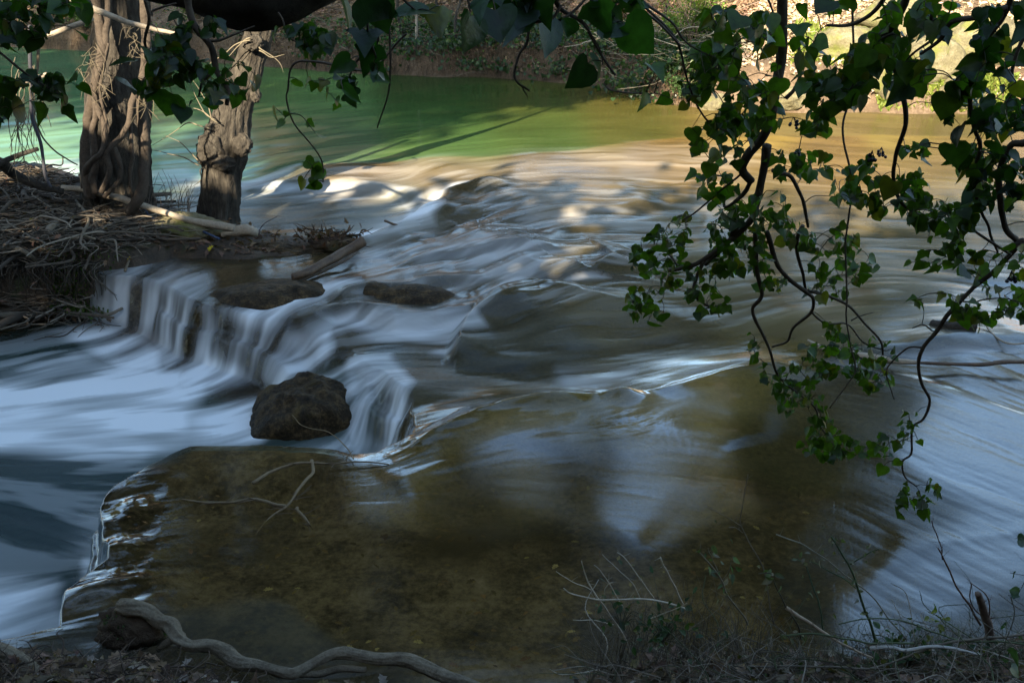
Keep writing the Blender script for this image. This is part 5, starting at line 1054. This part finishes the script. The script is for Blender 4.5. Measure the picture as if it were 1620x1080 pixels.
bush(1085, .1, .5, .45, 1400, (.05, .09, .025), 'low ivy-green bush at the waterline left of the sunny slope', .05)
for px, t_, r, lab, sd_ in [(1402, .25, (.42, .35, .5), 'shadowed pointed boulder at the sunny waterline', 3), (1340, .9, (.6, .4, .35), 'pale sunlit boulder up the slope behind the thin vine', 6), (1470, .5, (.5, .4, .45), 'mossy boulder in the bright grass of the far bank', 9), (1560, 1.0, (.7, .5, .5), 'pale boulder on the slope near the right edge', 12), (1132, .0, (.3, .25, .2), 'small round rock at the waterline under the arching ivy', 15), (1435, 1.7, (.8, .5, .4), 'long sunlit rock ledge high on the far bank', 17), (1240, .1, (.35, .3, .22), 'low rock at the waterline left of the thin vine', 19), (1520, .15, (.4, .3, .3), 'mossy rock at the water edge right of the wavy stem', 22)]:
    o = lump_mesh('boulder', on_far(px, t_) + [0, 0, r[2] * .4], r, M['mossy'], None, 44, .4, 2.2, sd_); tag(o, lab, 'boulder', 'boulders on the far bank')
p = on_far(1345, .3); P = smooth_path([p + [-.1, 0, .1], p + [.35, -.1, .42], p + [.8, -.1, .62]], 8); mb = MB(); mb.tube(P, [.05, .03], 8, rough=.2); o = mb.build('fallen_branch', M['bark']); tag(o, 'brown branch leaning against the shadowed boulder on the far bank', 'branch')

# ================================================================== NEAR BANK: BRAMBLES, LITTER, STICKS
def npt(px, py, d): return atd(px, py, d)
G8 = (1080, 720); G5 = (540, 720)
def R8(*L_): return [rp(a, b_, G8) for a, b_ in L_]
def R5(*L_): return [rp(a, b_, G5) for a, b_ in L_]
def bramble(name, label, cat, stems, leaves=0, lsize=.03, col=(.05, .08, .04), sc=(.2, .2, .12), d0=3.35, d1=3.2, hooked=None, group='brambles and stalks on the near bank'):
    b_ = atd(*stems[0][0][-1], d0); t = thing(name, b_, label, cat, group); nodes = []
    for L_, r0, r1 in stems:
        n_ = len(L_); Q_ = [atd(p[0], p[1], d1 + (d0 - d1) * i / (n_ - 1)) for i, p in enumerate(L_)]
        P = wobble(smooth_path(Q_, 7), .008, 8); mb = MB(); mb.tube(P, np.linspace(r1, r0, len(P)) * 1.25, 6, rough=.15, C=np.array(sc) * 1.4)
        for k in range(max(2, len(P) // 3)):        # thorns and side shoots
            a = P[random.randrange(len(P))]; v = np.array([random.uniform(-.03, .03), random.uniform(-.02, .02), random.uniform(-.01, .035)]); mb.tube([a, a + v * .5, a + v], [r1 * .6, .0005], 3, C=sc)
        mb.build('stem', M['twigs'], t); nodes += list(P[:len(P) * 2 // 3])
    if leaves:
        A_ = np.array(nodes)[RNG.integers(0, len(nodes), leaves)] + RNG.normal(size=(leaves, 3)) * .018; ml = MB()
        leaf_set(ml, A_, rdirs(leaves, (0, 0, -.2)), rdirs(leaves) * .8 + [0, -.5, .6], RNG.uniform(.6, 1.25, leaves) * lsize, tints(leaves, col, .4, (.2, .17, .13), .2), SH_OVAL, .3, .5); ml.build('leaves', M['leaf'], t)
bramble('bramble', 'tall dark green bramble stem forking near the middle of the lower right', 'bramble', [(R8((705, 385), (770, 490), (815, 590), (850, 700), (890, 800), (915, 890)), .005, .0025), (R8((930, 445), (870, 470), (800, 515)), .002, .0015), (R8((600, 500), (690, 540), (760, 580), (830, 630)), .002, .0015)], 34, .022, (.10, .11, .08), (.06, .09, .04))
bramble('stalk', 'long thin pale stalk slanting from upper left across the dark bramble', 'stalk', [(R8((445, 375), (560, 420), (680, 490), (780, 570), (870, 640), (960, 740), (1060, 880)), .0025, .002)], 0, sc=(.22, .2, .15))
bramble('stalk', 'hair-thin forked stalk reaching highest over the dark water', 'stalk', [(R8((310, 90), (285, 250), (275, 320), (330, 430), (380, 540), (410, 650), (430, 800)), .0025, .0012), (R8((110, 240), (200, 280), (275, 325)), .0015, .001), (R8((220, 340), (260, 350), (285, 365)), .001, .001)], 3, .02, sc=(.16, .13, .1))
bramble('bramble', 'pale leafy sprig with curled grey leaves at the left of the lower right growth', 'bramble', [(R8((80, 460), (150, 530), (190, 590), (210, 650), (260, 720), (310, 800)), .0035, .0025), (R8((240, 480), (210, 560), (190, 600)), .002, .001), (R8((120, 440), (140, 480), (170, 550)), .002, .001)], 22, .03, (.10, .14, .09), (.2, .17, .12))
bramble('bramble', 'arched green bramble stem with a few leaves left of the forking one', 'bramble', [(R8((540, 490), (580, 520), (620, 620), (650, 720), (670, 830)), .003, .0015)], 8, .022, (.12, .13, .1), (.06, .09, .05))
bramble('bramble', 'dark bramble stem with rounded leaves and a hanging berry', 'bramble', [(R8((360, 560), (420, 560), (440, 600), (480, 700), (540, 790), (555, 870)), .003, .0015)], 8, .035, (.09, .12, .06), (.07, .06, .04))
bramble('stalk', 'reddish bare stem curving up to the lone ivy tuft', 'stalk', [(R8((1180, 310), (1220, 400), (1240, 490)), .002, .0015), (R8((1212, 440), (1250, 520), (1310, 640), (1370, 730), (1410, 800)), .004, .002)], 0, sc=(.12, .07, .05))
bramble('stake', 'dark split stump stake standing at the right of the undergrowth', 'stump', [(R8((1400, 655), (1415, 700), (1432, 770), (1462, 870)), .016, .010)], 0, sc=(.12, .085, .065), d1=3.25)
bramble('stalk', 'looped brown shoot curling around the dark stake', 'stalk', [(R8((1370, 610), (1365, 680), (1385, 730), (1415, 765)), .0025, .0018), (R8((1370, 606), (1430, 650), (1455, 710), (1450, 780), (1440, 830)), .0025, .0018)], 0, sc=(.16, .1, .075))
bramble('stick', 'bone white peeled stick lying across the undergrowth', 'stick', [(R8((890, 915), (990, 910), (1060, 925), (1160, 905), (1260, 910), (1340, 930), (1425, 945)), .004, .0065)], 0, sc=(.42, .40, .36), d0=3.2, d1=3.25)
bramble('stick', 'straight tan dead cane slanting down to the right', 'stick', [(R8((492, 722), (600, 790), (700, 860), (800, 920), (900, 960)), .003, .006)], 0, sc=(.34, .26, .18), d0=3.2, d1=3.3)
bramble('bramble', 'long trailing cane running level to the right edge', 'bramble', [(R8((300, 1000), (540, 1003), (700, 1005), (850, 1010), (1000, 980), (1200, 900), (1400, 870), (1640, 845)), .0045, .003)], 26, .03, (.05, .075, .03), (.14, .12, .09), d0=3.25, d1=3.2)
bramble('bramble', 'second trailing cane arching above the peeled stick', 'bramble', [(R8((740, 800), (900, 770), (1060, 790), (1200, 840), (1330, 880), (1500, 885), (1640, 900)), .003, .002), (R8((470, 855), (640, 850), (780, 870), (900, 885), (1100, 890)), .003, .003)], 24, .026, (.09, .1, .03), (.08, .1, .05), d0=3.25, d1=3.25)
bramble('shoot', 'small yellow-green shoot with finger-like leaves left of the stake', 'shoot', [(R8((1165, 740), (1200, 760), (1260, 810), (1310, 860)), .002, .0012)], 14, .03, (.14, .17, .04), (.12, .13, .06))
bramble('dead_shrub', 'leafless branching shrub at the bottom centre edge of the undergrowth', 'shrub', [
    (R5((1140, 500), (1160, 570), (1185, 630), (1240, 700), (1300, 790), (1350, 870), (1365, 950)), .004, .0015), (R5((1055, 630), (1100, 658), (1250, 685), (1400, 680), (1500, 690), (1640, 730)), .0035, .0015), (R5((1310, 460), (1370, 520), (1430, 600), (1480, 670)), .0025, .0012), (R5((1515, 485), (1560, 580), (1620, 700)), .0035, .0025),
    (R5((1020, 550), (1100, 600), (1190, 640)), .0015, .001), (R5((1100, 780), (1200, 785), (1290, 800)), .0015, .001), (R5((1240, 470), (1330, 560), (1390, 620), (1420, 680)), .0018, .001), (R5((1200, 520), (1260, 580), (1300, 650), (1340, 720)), .002, .001), (R5((1290, 600), (1250, 640), (1250, 700)), .002, .001), (R5((1640, 700), (1560, 740), (1460, 780)), .002, .001), (R5((1000, 1020), (1060, 1040), (1160, 1030), (1220, 1020)), .0018, .001)], 10, .02, (.07, .09, .05), (.5, .43, .33))
# low leafy clumps
for cx, cy, n_, lab in [(1050, 990, 70, 'round-leaved bramble clump below the leafless shrub'), (985, 965, 24, 'tiny-leaved clump among the leafless shrub stems'), (1440, 1030, 60, 'mixed green clump under the peeled stick'), (1590, 1040, 60, 'dark leafy clump in the bottom right corner')]:
    c = atd(cx, cy, 3.3); t = thing('bramble_clump', c - [0, 0, .05], lab, 'bramble', 'leafy clumps on the near bank'); ms, ml = MB(), MB(); P = c + RNG.normal(size=(n_, 3)) * [.09, .06, .05]
    for p in P[::2]: ms.tube(smooth_path([c - [0, 0, .08], (p + c) / 2, p], 4), [.002, .001], 4, C=(.1, .1, .06))
    ms.build('stems', M['twigs'], t); leaf_set(ml, P, rdirs(n_, (0, 0, -.2)), rdirs(n_) * .7 + [0, -.6, .8], RNG.uniform(.02, .042, n_), tints(n_, (.035, .07, .03), .4, (.12, .12, .03), .15), SH_OVAL, .3, .5); ml.build('leaves', M['leaf'], t)
def near_scatter(px0, px1, py0, py1, n_, lift=.01):
    out = []; g = 0
    while len(out) < n_ and g < n_ * 20:
        g += 1; p = at(random.uniform(px0, px1), random.uniform(py0, py1), .1); z = nbz(p[0], p[1])
        if z > .03: out.append([p[0], p[1], z + lift * random.random()])
    return np.array(out)
mb = MB(); P = np.concatenate([near_scatter(850, 1800, 1030, 1300, 2200, .04), near_scatter(-100, 420, 1035, 1200, 700, .03), near_scatter(430, 900, 1080, 1250, 400, .03)]); n_ = len(P)
leaf_set(mb, P, rdirs(n_) * [1, 1, .5], rdirs(n_) * .7 + [0, -.2, 1], RNG.uniform(.03, .075, n_), tints(n_, (.17, .115, .08), .6, (.36, .3, .25), .15), SH_OAK, .4, .8)
o = stuff(mb.build('leaf_litter', M['litter'])); tag(o, 'curled brown leaves heaped on the near bank', 'leaf litter')
mb = MB(); P0 = list(near_scatter(930, 1750, 1030, 1200, 260, .08))
tangle(mb, P0, 700, .3, .002, [(.24, .2, .15), (.12, .1, .07), (.09, .11, .05), (.36, .31, .24)], .5, .5)
P0 = list(near_scatter(-60, 420, 1036, 1150, 120, .03)); tangle(mb, P0, 380, .16, .003, [(.07, .05, .035), (.14, .1, .07)], .2, .5)
o = stuff(mb.build('dry_undergrowth', M['twigs'])); tag(o, 'dense mat of fine dry stems along the near bank', 'undergrowth')
mb = MB()
for k in range(260):
    p = P_ = near_scatter(930, 1200, 1030, 1100, 1, 0)
    if not len(p): continue
    p = p[0]; h = random.uniform(.08, .42); w_ = random.uniform(-.15, .15)
    mb.tube([p, p + [w_ * .35, random.uniform(-.02, .05), h * .6], p + [w_, random.uniform(-.03, .08), h]], [.0016, .0006], 3, cap=False, C=np.array((.26, .22, .16)) * random.uniform(.4, 1.2))
for k in range(350):
    p = near_scatter(1200, 1640, 1030, 1100, 1, 0)
    if not len(p): continue
    p = p[0]; h = random.uniform(.05, .22); w_ = random.uniform(-.1, .1)
    mb.tube([p, p + [w_ * .35, random.uniform(-.02, .05), h * .6], p + [w_, random.uniform(-.03, .08), h]], [.0016, .0006], 3, cap=False, C=np.array((.24, .22, .15)) * random.uniform(.5, 1.2))
o = stuff(mb.build('dry_grass', M['twigs'])); tag(o, 'sparse dry grass blades rising from the near bank', 'grass')

mb = MB(); n_ = len(SUNK); leaf_set(mb, SUNK, rdirs(n_) * [1, 1, .1], rdirs(n_) * .15 + [0, 0, 1], RNG.uniform(.025, .06, n_), tints(n_, (.16, .10, .04), .6, (.4, .3, .12), .1), SH_OAK, .1, .2)
o = stuff(mb.build('sunken_leaves', M['litter'])); tag(o, 'sodden brown leaves lying on the bed of the near pool', 'leaves')
